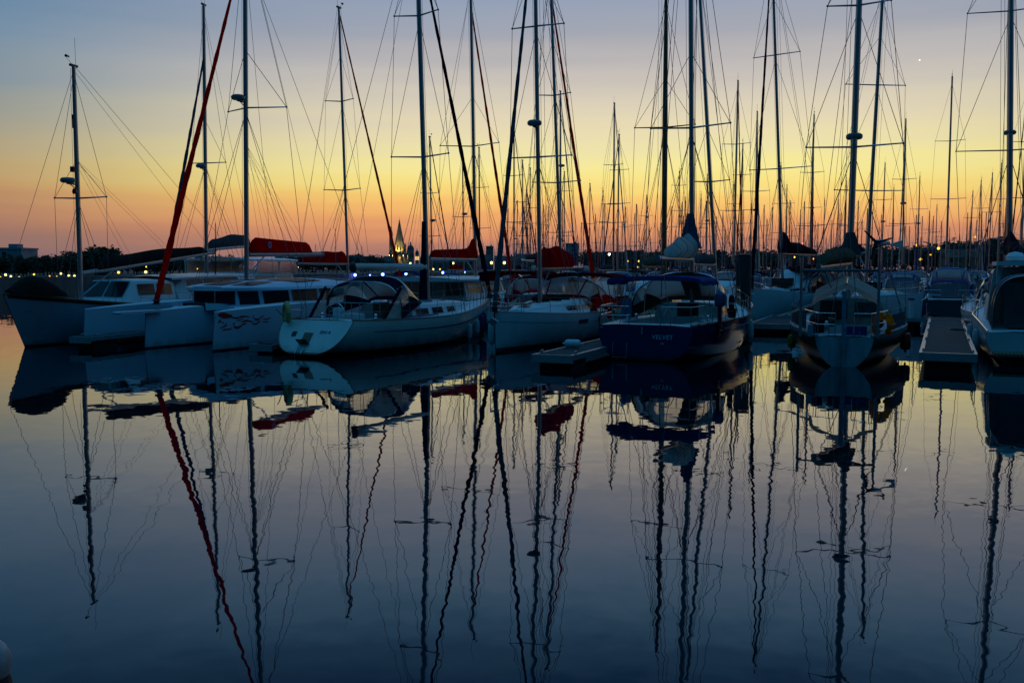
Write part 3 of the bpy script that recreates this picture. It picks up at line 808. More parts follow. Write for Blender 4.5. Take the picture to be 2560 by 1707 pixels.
A.mast(xm, 1.55, H, r=.115, top=A.lean(xm, 1.55, H, 184, 166), spreaders=(((A.zof(xm, 496) - 1.55) / (H - 1.55), 1.25, .15),), radar=(A.zof(xm, 455), 0.55), aerial=1.15, fore=True)
A.boom(2.8, 1.3, cover=BROWNC, rise=1.05, hts=(.62, .40), wide=.24, start=.10, over=.06, r=.10, lazy=2)
a = MB(); q = A.mp(A.zof(xm, 425)); a.box(q + Vector((.22, 0, 0)), (.18, .16, .22)); A.add('deck_light', a, BLK, A.mastobj); a = MB(); q = A.mp(A.zof(xm, 480)); a.lathe([(.08, -.1), (.1, 0), (.06, .12)], q + Vector((.25, .06, 0)), 8); A.add('deck_light', a, BLK, A.mastobj)
a = MB(); q = A.mp(A.zof(xm, 305)); a.box(q + Vector((.14, 0, 0)), (.05, .06, .55)); A.add('radar_reflector', a, BLK, A.mastobj)
c = MB(); c.tube([(2.6, 0.9, 2.7), (2.5, 0.9, 5.3)], [.04, .02], 6); A.add('whip_aerial', c, BLK)
a = MB(); A.patch(a, .955, .975, 1.36, 1.40, 1); A.add('hawse_plate', a, STEEL, A.h)

# ---- white trimaran
hd = R(180 + 22.5)
T = Boat('trimaran', 'white trimaran with red furled genoa, red sail cover and red horse on its hull', 'sailboat', 13.0, 1.7, bow=on_water(362, 872), heading=hd,
         zb=1.38, zm=1.62, zs=1.3, tw=0.8, tm=.5, bow_rake=-0.10, stern_rake=.4, draft=.5, p=1.7, full=.45)
T.hull(TRIM)
floats = {}
for sd, nm in ((1, 'near'), (-1, 'far')):
    f = Boat('hull', None, None, 11.6, 1.35, twin=T, off=(1.35 if sd > 0 else 1.35, sd * 3.15), zb=1.42, zm=1.62, zs=1.2, tw=.6, tm=.45, bow_rake=-0.12, stern_rake=.8, draft=.4, p=1.75, full=.42)
    f.hull(TRIM); f.deck(GEL, camber=.05); floats[sd] = f
T.deck(GEL, camber=.04)
a = MB(); rows = []
for i in range(15):                                      # bridge deck joining the three hulls
    x = lerp(1.0, 10.3, i / 14); e = max(0, (x - 7.5) / 2.8)
    w = 3.3 * (1 - .82 * e ** 1.6); zt = 1.46 - .06 * e; zb_ = .95 + .45 * e ** 2
    prof = [(-1, zt - .05), (-.9, zt), (-.5, zt + .06), (0, zt + .08), (.5, zt + .06), (.9, zt), (1, zt - .05), (.95, zb_ + .25), (.6, zb_), (0, zb_ - .05), (-.6, zb_), (-.95, zb_ + .25)]
    rows.append([Vector((x, w * k, z)) for k, z in prof])
a.grid(rows, closed=True); a.poly(rows[0][::-1]); a.poly(rows[-1]); T.add('bridge_deck', a, TRIM)
W_ = 2.72
sal = T.house('saloon', TRIM, [(1.6, W_ - .2, W_ - .26, 1.42, 2.2), (4.5, W_, W_ - .1, 1.45, 2.24), (7.2, W_ - .22, W_ - .34, 1.45, 2.22), (8.35, W_ - .85, W_ - 1.0, 1.44, 2.2), (9.05, 1.15, 1.0, 1.43, 2.18)],
              windows=[(1.9, 3.85, .16, .93), (4.55, 5.3, .16, .93), (5.5, 7.12, .14, .94), (7.28, 8.28, .14, .94), (8.42, 8.98, .14, .94)])
for y0, y1 in ((-1.08, -.03), (.03, 1.08)): T.front_window(sal, (9.075, 1.54), (9.065, 2.13), y0, y1 * .96)
a = MB(); rows = []
for i in range(17):
    u = i / 16; x = lerp(0.6, 9.5, u); w = (W_ + .12) * min(1, 1.0 - .72 * max(0, (u - .72) / .28) ** 1.8); w *= 1 - .08 * max(0, (.2 - u) / .2)
    rise = .31 * math.sin(math.pi * min(1, .18 + .95 * u)) ** .8
    rows.append([Vector((x, w * k, 2.10 + z + rise * max(0, 1 - (k * 1.0) ** 2) ** .6)) for k, z in ((-.96, 0), (-1, .05), (-.985, .13), (-.85, .17), (-.5, .18), (0, .18), (.5, .18), (.85, .17), (.985, .13), (1, .05), (.96, 0))])
a.grid(rows, closed=True); a.poly(rows[0][::-1]); a.poly(rows[-1]); roof = T.add('roof', a, TRIM, sal)
def roofz(x, y):
    u = (x - .6) / 8.9; w = (W_ + .12) * min(1, 1.0 - .72 * max(0, (u - .72) / .28) ** 1.8); w *= 1 - .08 * max(0, (.2 - u) / .2)
    return 2.10 + .18 + .31 * math.sin(math.pi * min(1, .18 + .95 * u)) ** .8 * max(0, 1 - (y / w) ** 2) ** .6
for x0, x1, y0, y1 in ((4.4, 6.2, .35, 2.1), (1.3, 3.0, .35, 2.1), (6.9, 8.3, -1.3, -.2), (4.4, 6.2, -2.1, -.35), (6.9, 8.3, .2, 1.3)):
    b = MB(); n = 6
    b.grid([[Vector((lerp(x0, x1, i / n), lerp(y0, y1, j / n), roofz(lerp(x0, x1, i / n), lerp(y0, y1, j / n)) + .025)) for j in range(n + 1)] for i in range(n + 1)])
    T.add('solar_panel', b, SOLAR)
a = MB(); a.box((13.3, 0, 1.40), (2.0, .46, .09)); a.tube([(14.25, .2, 1.4), (14.32, 0, 1.4), (14.25, -.2, 1.4)], .05, 6); T.add('bowsprit', a, TRIM)
xm = 7.0; H = 17.6
T.mast(xm, 2.55, H, r=.125, top=T.lean(xm, 2.55, H, 613, 0), spreaders=(((T.zof(xm, 270) - 2.55) / (H - 2.55), 1.55, .75),), radar=(T.zof(xm, 250), .5), chain=3.1,
       furl_m=cloth_mat('red_sail_strip', (0.85, 0.008, 0.018), .75, bscale=10, thin=.85), furl_r=.125, furl_top=.93, furl_foot=Vector((12.35, 0, 1.75)), wire=.013, crosswire=True, halyards=3, back=False)
T.boom(3.62, 1.25, m=ALU, cover=REDC, rise=.10, hts=(.74, .50), wide=.22, start=.02, over=.16, r=.12, lazy=4, sagging=0)
for sd in (1, -1):
    c = MB(); c.tube([T.mp(H * .93), (1.2, sd * 2.9, 1.8)], .011, 4, caps=False); T.add('backstay', c, WIRE)
F3 = floats[1]
# the running horse painted in red strokes on the near hull
strokes = [([(543, 788), (550, 786), (562, 785.5), (574, 788)], 2.2), ([(544, 787), (556, 790), (570, 790.5), (580, 789)], 2.6), ([(574, 791), (584, 794), (594, 795), (600, 792), (612, 790.5), (624, 792)], 1.1),
           ([(592, 800), (600, 800), (608, 795.5)], .7), ([(634, 788), (632.5, 793), (638, 798), (645, 799), (652, 793), (660, 789)], 1.3), ([(602, 806), (610, 802), (620, 801.5), (634, 804.5)], 1.0),
           ([(587, 806), (582, 811), (585, 816.5), (594, 819.5), (602, 815), (608, 809.5), (616, 808)], 1.5), ([(630, 809), (640, 809.5), (648, 804), (651, 802)], 1.0),
           ([(549, 797), (550, 803.5), (545, 804.5)], 1.6), ([(550, 803), (556, 806), (561, 809)], .6), ([(566.5, 807), (565.5, 813), (561, 815), (549, 821)], 1.0), ([(555, 827), (558, 823.5), (570, 823), (577, 822), (580.5, 818)], .8),
           ([(540, 788), (535, 799), (531, 806), (533, 811), (536, 811)], .7), ([(656, 797), (668, 797), (678, 794)], .7), ([(655, 804), (664, 803.5), (671, 804)], .6)]
a = MB()
for pts, wd in strokes:
    P3 = []
    for i in range(len(pts) - 1):
        for k in range(5):
            u = k / 5; P3.append((lerp(pts[i][0], pts[i + 1][0], u), lerp(pts[i][1], pts[i + 1][1], u)))
    P3.append(pts[-1]); n = len(P3); rows = []
    for i, (px, py) in enumerate(P3):
        t, v = F3.seek(px, py, 1)
        k = wd * .030 * (.25 + .75 * math.sin(math.pi * min(.98, max(.06, (i + .6) / n))) ** .7)
        dt = P3[min(i + 1, n - 1)]; d0 = P3[max(i - 1, 0)]; al = abs(dt[0] - d0[0]) / (math.hypot(dt[0] - d0[0], dt[1] - d0[1]) + 1e-6)
        z = F3.pt(t, v).z
        rows.append([F3.pt(min(1, t + k * .05 * (1 - al) * 1.6), F3.v_at(t, z + k * al), 1, .012), F3.pt(max(0, t - k * .05 * (1 - al) * 1.6), F3.v_at(t, z - k * al), 1, .012)])
    a.grid(rows)
T.add('horse_emblem', a, REDL, bpy.data.objects.get(F3.h.name))
a = MB(); A0, E0 = T.bo; q = A0.lerp(E0, .22) + Vector((0, 0, .42)); lat = Vector((0, 1, 0))
a.grid([[q + Vector((.13 * math.cos(2 * math.pi * i / 12) * k, .232, .16 * math.sin(2 * math.pi * i / 12) * k)) for i in range(13)] for k in (.45, 1)])
T.add('sail_emblem', a, mat('pale_blue_print', (.25, .3, .5), .7), T.cov)
rope('mooring_line', [F3.root.matrix_world @ Vector((0, 0, 0)) if False else T.w(F3.pt(.55, .4, 1)), at(690, 772, 31.6)], 'dark mooring rope slanting across the trimaran near hull', r=.016, sag=.05)

# ---- catamaran behind the trimaran
hd = R(180 + 12)
st = stern_from_mast(516, 52.8, hd, 7.6)
Cc = Boat('catamaran', 'white catamaran with grey sail cover moored behind the trimaran', 'sailboat', 13, 1.7, stern=st, heading=hd, twin=None, off=(0, 2.5), zb=1.8, zm=1.6, zs=1.2, tw=.7, p=1.8, full=.5, bow_rake=.2)
Cc.hull(HULLW); Cc.deck(GEL)
C2 = Boat('hull', None, None, 13, 1.7, twin=Cc, off=(0, -2.5), zb=1.8, zm=1.6, zs=1.2, tw=.7, p=1.8, full=.5, bow_rake=.2)
C2.hull(HULLW); C2.deck(GEL)
a = MB(); a.box((4.6, 0, 1.55), (7.6, 4.6, .25)); Cc.add('bridge_deck', a, GEL)
sal = Cc.house('saloon', GEL, [(1.0, 2.4, 2.2, 1.7, 2.75), (6.2, 2.5, 2.1, 1.7, 2.8), (8.2, 2.1, 1.3, 1.7, 2.2)], windows=[(1.4, 3.2, .35, .8), (3.6, 6.0, .35, .8)])
a = MB(); rows = [[Vector((lerp(.2, 6.4, i / 8), 2.5 * k * (1 - .2 * (i / 8) ** 4), 3.55 + .16 * (1 - k * k) + dz)) for k in (-1, -.5, 0, .5, 1)] for dz in (0,) for i in range(9)]
a.grid(rows); a.grid([[p - Vector((0, 0, .1)) for p in r_] for r_ in rows]); a.grid([[r_[0] for r_ in rows], [r_[0] - Vector((0, 0, .1)) for r_ in rows]]); a.grid([[r_[-1] for r_ in rows], [r_[-1] - Vector((0, 0, .1)) for r_ in rows]]); a.grid([rows[-1], [p - Vector((0, 0, .1)) for p in rows[-1]]]); a.grid([rows[0], [p - Vector((0, 0, .1)) for p in rows[0]]])
hb = Cc.add('hardtop', a, GEL)
for x in (.6, 3.2, 6.0):
    for sd in (1, -1): c = MB(); c.tube([(x, sd * 2.3, 2.7), (x - .05, sd * 2.35, 3.56)], .04, 6); Cc.add('hardtop_post', c, GEL, hb)
for x0, x1 in ((.65, 3.1), (3.25, 5.9)):
    b = MB(); b.grid([[Vector((lerp(x0, x1, i / 3), 2.32, z)) for i in range(4)] for z in (2.78, 3.5)]); Cc.add('clear_screen', b, VINYL, hb)
b = MB(); b.grid([[Vector((6.05, y, z)) for y in (-2.2, 0, 2.2)] for z in (2.75, 3.5)]); Cc.add('clear_screen', b, VINYL, hb)
xm = 7.6; H = Cc.zof(xm, 13)
Cc.mast(xm, 2.6, H, r=.13, top=Cc.lean(xm, 2.6, H, 509, 13), spreaders=(((Cc.zof(xm, 408) - 2.6) / (H - 2.6), 1.1, .3),), radar=(Cc.zof(xm, 418), .45), chain=2.6, furl_m=cloth_mat('faded_blue_sail_strip', (.10, .13, .17), .8), furl_r=.13, furl_top=.80, furl_foot=Vector((12.0, 0, 2.0)), back=False)
Cc.boom(4.1, 2.2, cover=GREYC, hts=(.55, .75), wide=.25, start=.03, over=.05, r=.11, lazy=2, rise=.35)

# ---- sloop with red covers behind the navy sprayhood
hd = R(22)
Fb = Boat('sloop', 'white sloop with drooping dark red sail cover and red furled genoa behind the navy sprayhood', 'sailboat', 12.2, 3.8, stern=stern_from_mast(871, 55.6, hd, 6.0), heading=hd, zb=1.5)
Fb.hull(HULLW); Fb.deck(rail=ALU); Fb.house('cabin_trunk', GEL, [(3.0, 1.2, 1.05, 1.0, 1.75), (6, 1.15, .95, 1.0, 1.7), (9, .7, .5, 1.1, 1.45)], windows=[(3.4, 5.6, .35, .75)])
Fb.hood('sprayhood', BURG, 2.4, 1.35, 1.25, 4.0, 1.05, .2, 1.1, 1.6)
xm = 6.0; H = Fb.zof(xm, 20)
Fb.mast(xm, 1.6, H, r=.10, top=Fb.lean(xm, 1.6, H, 847, 20), spreaders=(((Fb.zof(xm, 476) - 1.6) / (H - 1.6), 1.25, .35), ((Fb.zof(xm, 254) - 1.6) / (H - 1.6), .95, .3)), furl_m=DREDC, furl_r=.10, furl_top=.975, wire=.010)
Fb.boom(3.3, .8, cover=DREDC, hts=(.85, .45), wide=.25, start=.02, over=.02, r=.09, lazy=2)
Fb.rails(n=7)

# ---- ivory sloop with the navy sprayhood, stern towards us
hd = R(27)
D = Boat('sloop', 'ivory sloop with open navy sprayhood, blue stripe and bare white boom, stern at front', 'sailboat', 12.9, 4.1, stern=on_water(752, 893), heading=hd,
         zb=1.62, zm=1.14, zs=1.22, tw=.74, tm=.40, bow_rake=.75, stern_rake=.95, zt=.10, full=.50, p=2.1)
D.hull(HULLI, transom=HULLI, trim=mat('tan_rubbing_strake', (.32, .22, .13), .5, vary=.2))
D.strip('cove_stripe', BLUES, .12, .985, .36, .075, taper=.7)
D.deck(GEL, cockpit=(.10, .40, 1.0), floor_z=.55, rail=VARN, rail_r=.04)
cab = D.house('cabin_trunk', GEL, [(5.0, 1.30, 1.15, 1.05, 1.62), (7.5, 1.30, 1.10, 1.08, 1.66), (9.6, .95, .75, 1.15, 1.62), (11.0, .45, .30, 1.3, 1.52)],
              windows=[(5.3, 6.2, .3, .7), (6.5, 7.3, .3, .7), (7.7, 8.5, .3, .68)])
b = MB()
for sd in (1, -1): b.grid([[Vector((lerp(1.4, 9.3, i / 16), sd * (lerp(1.33, .95, max(0, (lerp(1.4, 9.3, i / 16) - 6) / 3.3)) + .03), z)) for i in range(17)] for z in (1.12, 1.22)])
D.add('coaming_stripe', b, BLUES)
for x, y in ((9.0, 0), (10.4, 0), (7.0, .5), (7.0, -.5)): D.hatch(x, y, 1.68 if x < 9.6 else 1.56)
D.hood('sprayhood', NAVYC, 3.55, 1.72, 1.42, 5.75, 1.2, .12, 1.12, 1.66, vs=(.40, .92))
for sd in (1, -1):
    b = MB(); b.grid([[Vector((lerp(3.55, 2.55, i / 6), sd * lerp(1.70, 1.62, i / 6), 1.16 + k * lerp(1.05, .02, (i / 6) ** .8))) for k in (0, 1)] for i in range(7)]); D.add('spray_dodger', b, VINYL)
for sd in (1, -1): c = MB(); c.tube([(3.55, sd * 1.71, 2.3), (2.5, sd * 1.66, 1.16)], .06, 6); D.add('dodger_seam', c, NAVYC)
D.wheel(1.9, 1.35, .45)
b = MB(); b.box((2.75, -.1, 1.0), (.35, .9, .75)); D.add('cockpit_table', b, GEL)
for y in (1.2, -1.2): D.winch((2.7, y, 1.2)); D.winch((4.0, y * .9, 1.2))
for x0 in (4.2,): 
    b = MB(); b.box((4.9, .1, 1.35), (.06, .75, .75)); D.add('companionway', b, VARN)
D.rails(t0=.04, t1=.93, n=10, r=.012)
xm = 8.1; H = 17.2
D.mast(xm, 1.66, H, r=.125, top=D.lean(xm, 1.66, H, 1047, 0), spreaders=(((D.zof(xm, 393) - 1.66) / (H - 1.66), 1.38, .3), ((D.zof(xm, 40) - 1.66) / (H - 1.66), 1.05, .25)), furl_m=NAVYC, furl_r=.115, furl_top=.95, wire=.012, halyards=3)
D.boom(3.08, 3.0, m=mat('white_boom_paint', (.62, .62, .58), .35, vary=.06), r=.13, lift=True, vang=False)
a = MB(); a.ball((2.97, 0, 3.06), .145, 10, 1.35); D.add('boom_end_bag', a, BLK)
c = MB(); c.tube([D.mp(1.85) + Vector((-.1, .2, 0)), (5.3, .5, 2.45)], .055, 8); D.add('boom_strut', c, VARN)
b = MB(); rows = []
for i in range(14):
    u = i / 13; z = lerp(1.75, 4.95, u); q = D.mp(z); w = .52 * (1 - u) ** .9 + .06
    rows.append([q + Vector((-.10, .05, 0)), q + Vector((-.10 - w * .5, .10, .0)), q + Vector((-.12 - w, 0, 0)), q + Vector((-.10 - w * .5, -.10, 0)), q + Vector((-.10, -.05, 0))])
b.grid(rows); D.add('mast_sail_cover', b, NAVYC, D.mastobj)
trn = [D.pt(0, v, 1) for v in (.5, 1)]
def on_transom(bt, y, z):
    """a point of the raked transom at local y, z with its up direction"""
    v = bt.v_at(0, z); q = bt.pt(0, v); v2 = bt.v_at(0, z + .1); q2 = bt.pt(0, v2)
    up = Vector((q2.x - q.x, 0, q2.z - q.z)).normalized()
    return Vector((q.x, y, z)), up
o, up = on_transom(D, -.55, .82)
letters('ZEN 8', .16, D.h, o, (0, -1, 0), up, BLUES)
o, up = on_transom(D, .12, .62); n_ = Vector((0, -1, 0)).cross(up)
b = MB(); rt = Vector((0, -1, 0))
b.grid([[o + rt * (sx * .19) + up * (sy * .22) + n_ * .015 for sx in (-1, 1)] for sy in (-1, 1)]); D.add('transom_locker', b, VARN, D.h)
b = MB(); o2 = o - up * .26; b.prism([o2 + rt * -.22 + n_ * .0, o2 + rt * .22, o2 + rt * .22 + n_ * .22, o2 + rt * -.22 + n_ * .22], (0, 0, .05)); D.add('boarding_step', b, BLK, D.h)
o, up = on_transom(D, .75, .74); b = MB(); b.grid([[o + rt * (sx * .1) + up * (sy * .1) + n_ * .014 for sx in (-1, 1)] for sy in (-1, 1)]); D.add('shower_hatch', b, GREYC, D.h)
c = MB()
for y in (.28, .02):
    o, up = on_transom(D, y, .28); c.tube([o + n_ * .05, o + n_ * .07 - up * .25, Vector((o.x - .28, y, -.35))], .02, 6)
c.tube([(D.pt(0, .3).x - .25, .28, -.05), (D.pt(0, .3).x - .25, .02, -.05)], .02, 6)
D.add('swim_ladder', c, STEEL, D.h)
rp = D.w((D.on(0, 0).x - .10, D.half(0) * .86, 1.42))
horseshoe(rp, CREAMP, 'cream horseshoe lifebuoy hung on the stern rail of the ivory sloop', D.M.to_3x3() @ Vector((.55, .83, 0)), (0, 0, 1), R0=.27, r=.10, gap=.5)
for t, m_, lb, z in ((.69, FENDW, 'white fender hung amidships on the ivory sloop, left one of its two white fenders', .40), (.775, FENDW, 'white fender on the ivory sloop, slimmer one beside its two dark fenders', .52),
                     (.83, FENDB, 'dark navy fender left of its twin near the bow of the ivory sloop', .58), (.872, FENDB, 'dark navy fender nearest the bow of the ivory sloop', .66)):
    q = D.pt(t, D.v_at(t, z), -1, .13); fender(D.w(q), m_, lb, L=.62 if m_ is FENDW else .85, r=.115 if m_ is FENDW else .15, group='fenders hung along the ivory sloop', rope_to=D.w(D.pt(t, 1, -1, -.07) + Vector((0, 0, .6))))

# ---- catamaran with the dark red boom cover
hd = R(22)
E = Boat('catamaran', 'white catamaran with dark red peaked sail cover and curtained deckhouse behind the ivory sloop', 'sailboat', 12.5, 1.7, stern=stern_from_mast(1190, 54, hd, 7.4), heading=hd, off=(0, 2.4), zb=1.6, zm=1.5, zs=1.0, tw=.7, p=1.8, full=.5, bow_rake=.2)
E.hull(HULLW); E.deck(GEL)
E2 = Boat('hull', None, None, 12.5, 1.7, twin=E, off=(0, -2.4), zb=1.6, zm=1.5, zs=1.0, tw=.7, p=1.8, full=.5, bow_rake=.2)
E2.hull(HULLW); E2.deck(GEL)
a = MB(); a.box((4.6, 0, 1.35), (7.6, 4.4, .3)); E.add('bridge_deck', a, GEL)
sal = E.house('saloon', GEL, [(1.0, 2.35, 2.2, 1.4, 2.34), (6.0, 2.45, 2.2, 1.4, 2.38), (8.2, 2.0, 1.2, 1.4, 1.9)], windows=[(1.3, 3.2, .35, .85), (3.5, 5.8, .35, .85)])
b = MB(); b.grid([[Vector((.93, y, z)) for y in (-2.2, -1.2)] for z in (1.62, 2.30)]); E.add('saloon_bulkhead', b, VARN, sal)
for k in range(5):
    b = MB(); b.grid([[Vector((.93, y, z)) for y in (lerp(-1.1, 2.1, k / 5) + .04, lerp(-1.1, 2.1, (k + 1) / 5) - .04)] for z in (1.62, 2.30)]); E.add('curtain_window', b, VINYL, sal)
a = MB(); rows = [[Vector((lerp(-.5, 6.6, i / 8), 2.75 * k * (1 - .25 * (i / 8) ** 5), 2.46 + .14 * (1 - abs(k) ** 2.5))) for k in (-1, -.9, -.5, 0, .5, .9, 1)] for i in range(9)]
lo = [[Vector((p.x, p.y * .98, 2.36)) for p in r_] for r_ in rows]
a.grid(rows); a.grid(lo)
for P_, Q_ in ((rows[0], lo[0]), (rows[-1], lo[-1]), ([q[0] for q in rows], [q[0] for q in lo]), ([q[-1] for q in rows], [q[-1] for q in lo])): a.grid([P_, Q_])
E.add('hardtop', a, GEL, sal)
xm = 7.4; H = 19.5
E.mast(xm, 2.0, H, r=.125, top=E.lean(xm, 2.0, H, 1177, 0), spreaders=(((E.zof(xm, 366) - 2.0) / (H - 2.0), 1.85, .6),), chain=2.5, furl_m=DREDC, furl_r=.12, furl_top=.90, furl_foot=Vector((13.2, 0, 1.8)), back=False, halyards=3)
E.boom(3.55, 1.5, cover=DREDC, hts=(.62, .42), wide=.22, start=-.02, over=.0, r=.10, lazy=3, hump=.95, sagging=0)

# ---- white sloop, bow towards us
hd = R(180 + 22)
G = Boat('sloop', 'white sloop moored bow-first with burgundy sprayhood and lumpy red sail cover', 'sailboat', 12.2, 3.9, bow=on_water(1239, 880), heading=hd, zb=1.45, zm=1.18, zs=1.12, tw=.78, bow_rake=.12, stern_rake=.4, p=2.0)
G.hull(HULLW); G.strip('cove_line', mat('grey_line_paint', (.2, .22, .25), .4), .1, .985, .33, .018)
G.deck(GEL, cockpit=(.05, .3, .9), floor_z=.5, rail=ALU, rail_r=.025)
G.house('cabin_trunk', GEL, [(3.6, 1.25, 1.1, 1.1, 1.68), (6.6, 1.2, 1.0, 1.12, 1.66), (9.0, .85, .65, 1.2, 1.55), (10.2, .4, .3, 1.3, 1.42)], windows=[(4.0, 5.4, .35, .7), (5.8, 7.2, .35, .7)])
for x, y in ((9.4, 0), (8.0, 0)): G.hatch(x, y, 1.6)
b = MB(); G.patch(b, .56, .625, .80, .97, 1); G.add('hull_window', b, GLASS, G.h)
G.hood('sprayhood', BURG, 3.0, 1.55, 1.32, 4.9, 1.2, .1, 1.1, 1.66)
G.bimini(BURG, .2, 2.6, 1.65, 2.60, 1.1, arch=.22)
b = MB(); b.grid([[Vector((lerp(.3, 2.4, i / 4), 1.62, z)) for i in range(5)] for z in (1.75, 2.55)]); G.add('side_curtain', b, VINYL)
b = MB(); b.grid([[Vector((.25, y, z)) for y in (-1.4, 0, 1.4)] for z in (1.75, 2.55)]); G.add('side_curtain', b, VINYL)
b = MB(); b.grid([[Vector((lerp(.1, 2.4, i / 4), 1.70, z)) for i in range(5)] for z in (1.2, 1.75)]); G.add('spray_cloth', b, BURG)
a = MB()
for k in range(7): a.ball((5.2 + .35 * k, .35 * math.sin(k * 2.1), 1.72 + .05 * math.sin(k * 3)), .30, 8, .62)
G.add('deck_bundle', a, cloth_mat('dark_green_canvas', (.02, .035, .025), .85))
G.rails(t0=.05, t1=.90, n=8); G.anchor()
xm = 7.55; H = 17.0
G.mast(xm, 1.62, H, r=.115, top=G.lean(xm, 1.62, H, 1339, 0), spreaders=(((G.zof(xm, 393) - 1.62) / (H - 1.62), 1.32, .25), ((G.zof(xm, 66) - 1.62) / (H - 1.62), 1.1, .2)), radar=(G.zof(xm, 312), .34), furl_m=cloth_mat('grey_blue_sail_strip', (.10, .14, .18), .8), furl_r=.11, furl_top=.97, halyards=4)
G.boom(3.0, 2.0, cover=DREDC, hts=(.95, .75), wide=.42, start=.02, over=.3, r=.10, lazy=2, sagging=1, rise=.05)
q = G.w(G.pt(.10, 1, 1, .1) + Vector((-.2, .12, .28)))
horseshoe(at(1508, 772, 38.6), REDP, 'big red horseshoe lifebuoy at the quarter of the white bow-first sloop beside the navy sloop', (1, -.25, 0), (.25, 0, 1), R0=.38, r=.17, gap=.36, tilt=.35)
c = MB()
pl = at(1506, 770, 38.9); pz = G.M.inverted() @ pl
c.tube([(pz.x, pz.y, 1.15), (pz.x, pz.y, pz.z + .35)], .02, 6); c.tube([(pz.x, pz.y, 1.16), (pz.x, pz.y - .35, 1.16)], .02, 6); G.add('lifebuoy_bracket', c, STEEL)
fender(G.w(G.pt(.93, G.v_at(.93, .62), -1, .14)), FENDW, 'grey-white fender hanging beside the bow of the white bow-first sloop', L=.8, r=.14, group='fenders hung on the white bow-first sloop', rope_to=G.w(G.pt(.93, 1, -1, -.07)))

# ---- sloop behind it with the burgundy bimini
hd = R(22)
G2 = Boat('sloop', 'white sloop with arched burgundy bimini and red furled genoa behind the white bow-first sloop', 'sailboat', 12.8, 4.0, stern=stern_from_mast(1405, 50, hd, 7.2), heading=hd, zb=1.5, zs=1.15)
G2.hull(HULLW); G2.deck(GEL, cockpit=(.05, .3, 1.0), rail=ALU)
G2.house('cabin_trunk', GEL, [(3.6, 1.25, 1.1, 1.1, 1.7), (6.6, 1.2, 1.0, 1.12, 1.68), (9.4, .7, .5, 1.2, 1.5)], windows=[(4.0, 6.2, .35, .7)])
G2.hood('sprayhood', BURG, 2.9, 1.6, 1.4, 4.6, 1.25, .1, 1.1, 1.66); G2.bimini(BURG, .1, 2.4, 1.75, 2.55, 1.15, arch=.34)
G2.rails(n=8); G2.wheel(1.6, 1.45)
xm = 7.2; H = 19.0
G2.mast(xm, 1.65, H, r=.115, top=G2.lean(xm, 1.65, H, 1378, 0), spreaders=(((G2.zof(xm, 457) - 1.65) / (H - 1.65), 1.35, .25), ((G2.zof(xm, 239) - 1.65) / (H - 1.65), .95, .2)), furl_m=DREDC, furl_r=.12, furl_top=.90, halyards=3)
G2.boom(3.4, 1.0, cover=GREYC, hts=(.5, .3), r=.09, lazy=2)
horseshoe(G2.w((.05, 1.0, 1.55)), REDP, 'red horseshoe lifebuoy on the stern rail under the burgundy bimini', G2.M.to_3x3() @ Vector((0, 1, 0)), (0, 0, 1), R0=.24, r=.12)

# ---- boat with the varnished mast
hd = R(22)
Pw = Boat('classic_yacht', 'classic yacht with thick varnished brown mast hidden behind the navy sloop', 'sailboat', 12.5, 3.6, stern=stern_from_mast(1660, 46, hd, 5.5), heading=hd, zb=1.5, stern_rake=-.6)
Pw.hull(HULLW); Pw.deck(TEAK, rail=VARN); Pw.house('cabin_trunk', VARN, [(3.0, 1.1, 1.0, 1.0, 1.6), (8.5, .8, .6, 1.1, 1.5)], windows=[(3.4, 5.0, .35, .75)])
xm = 5.5; H = 16.3
Pw.mast(xm, 1.6, H, r=.19, top=Pw.lean(xm, 1.6, H, 1665, 0), m=VARN, spreaders=(((Pw.zof(xm, 319) - 1.6) / (H - 1.6), 1.5, .1),), taper=.55, halyards=4)
Pw.boom(3.1, .8, m=VARN, cover=TANC, hts=(.6, .35), wide=.25)

hd = R(24)
Q = Boat('sloop', 'sloop whose thick dark mast leans away beside the VELVET sloop mast', 'sailboat', 12.0, 3.7, stern=stern_from_mast(1793, 47, hd, 6.5), heading=hd, zb=1.5)
Q.hull(HULLW); Q.deck(GEL, rail=ALU); Q.house('cabin_trunk', GEL, [(3.4, 1.2, 1.05, 1.1, 1.7), (6.6, 1.1, .95, 1.12, 1.68), (9.4, .7, .5, 1.2, 1.5)], windows=[(4.0, 6.2, .35, .7)])
xm = 6.5; H = 18.5
Q.mast(xm, 1.65, H, r=.125, top=Q.lean(xm, 1.65, H, 1750, 0), spreaders=(((Q.zof(xm, 455) - 1.65) / (H - 1.65), 1.0, .2),), halyards=3)
Q.boom(3.2, 1.0, cover=GREYC, hts=(.6, .35), wide=.25)

# ---- navy sloop VELVET
hd = R(27)
V = Boat('sloop', 'navy blue sloop lettered VELVET on its stern, under a blue bimini', 'sailboat', 11.6, 4.0, stern=(4.25, 29.7), heading=hd, zb=1.5, zm=1.20, zs=1.16, tw=.80, tm=.42, bow_rake=.9, stern_rake=.12, zt=.02, full=.38, p=2.2)
V.hull(HULLN); V.strip('rubbing_strake', mat('pale_strake_paint', (.55, .58, .55), .4), .22, .97, .20, .03)
V.strip('cove_stripe', mat('pale_strake_paint', (.55, .58, .55), .4), 0.2, .97, .95, .02) if False else None
V.deck(GEL, cockpit=(.06, .40, 1.12), floor_z=.55, rail=TEAK, rail_r=.045)
V.house('cabin_trunk', GEL, [(5.0, 1.3, 1.15, 1.12, 1.72), (7.6, 1.25, 1.05, 1.14, 1.70), (9.8, .8, .6, 1.2, 1.5)], windows=[(5.4, 6.4, .3, .72), (6.7, 7.6, .3, .72)])
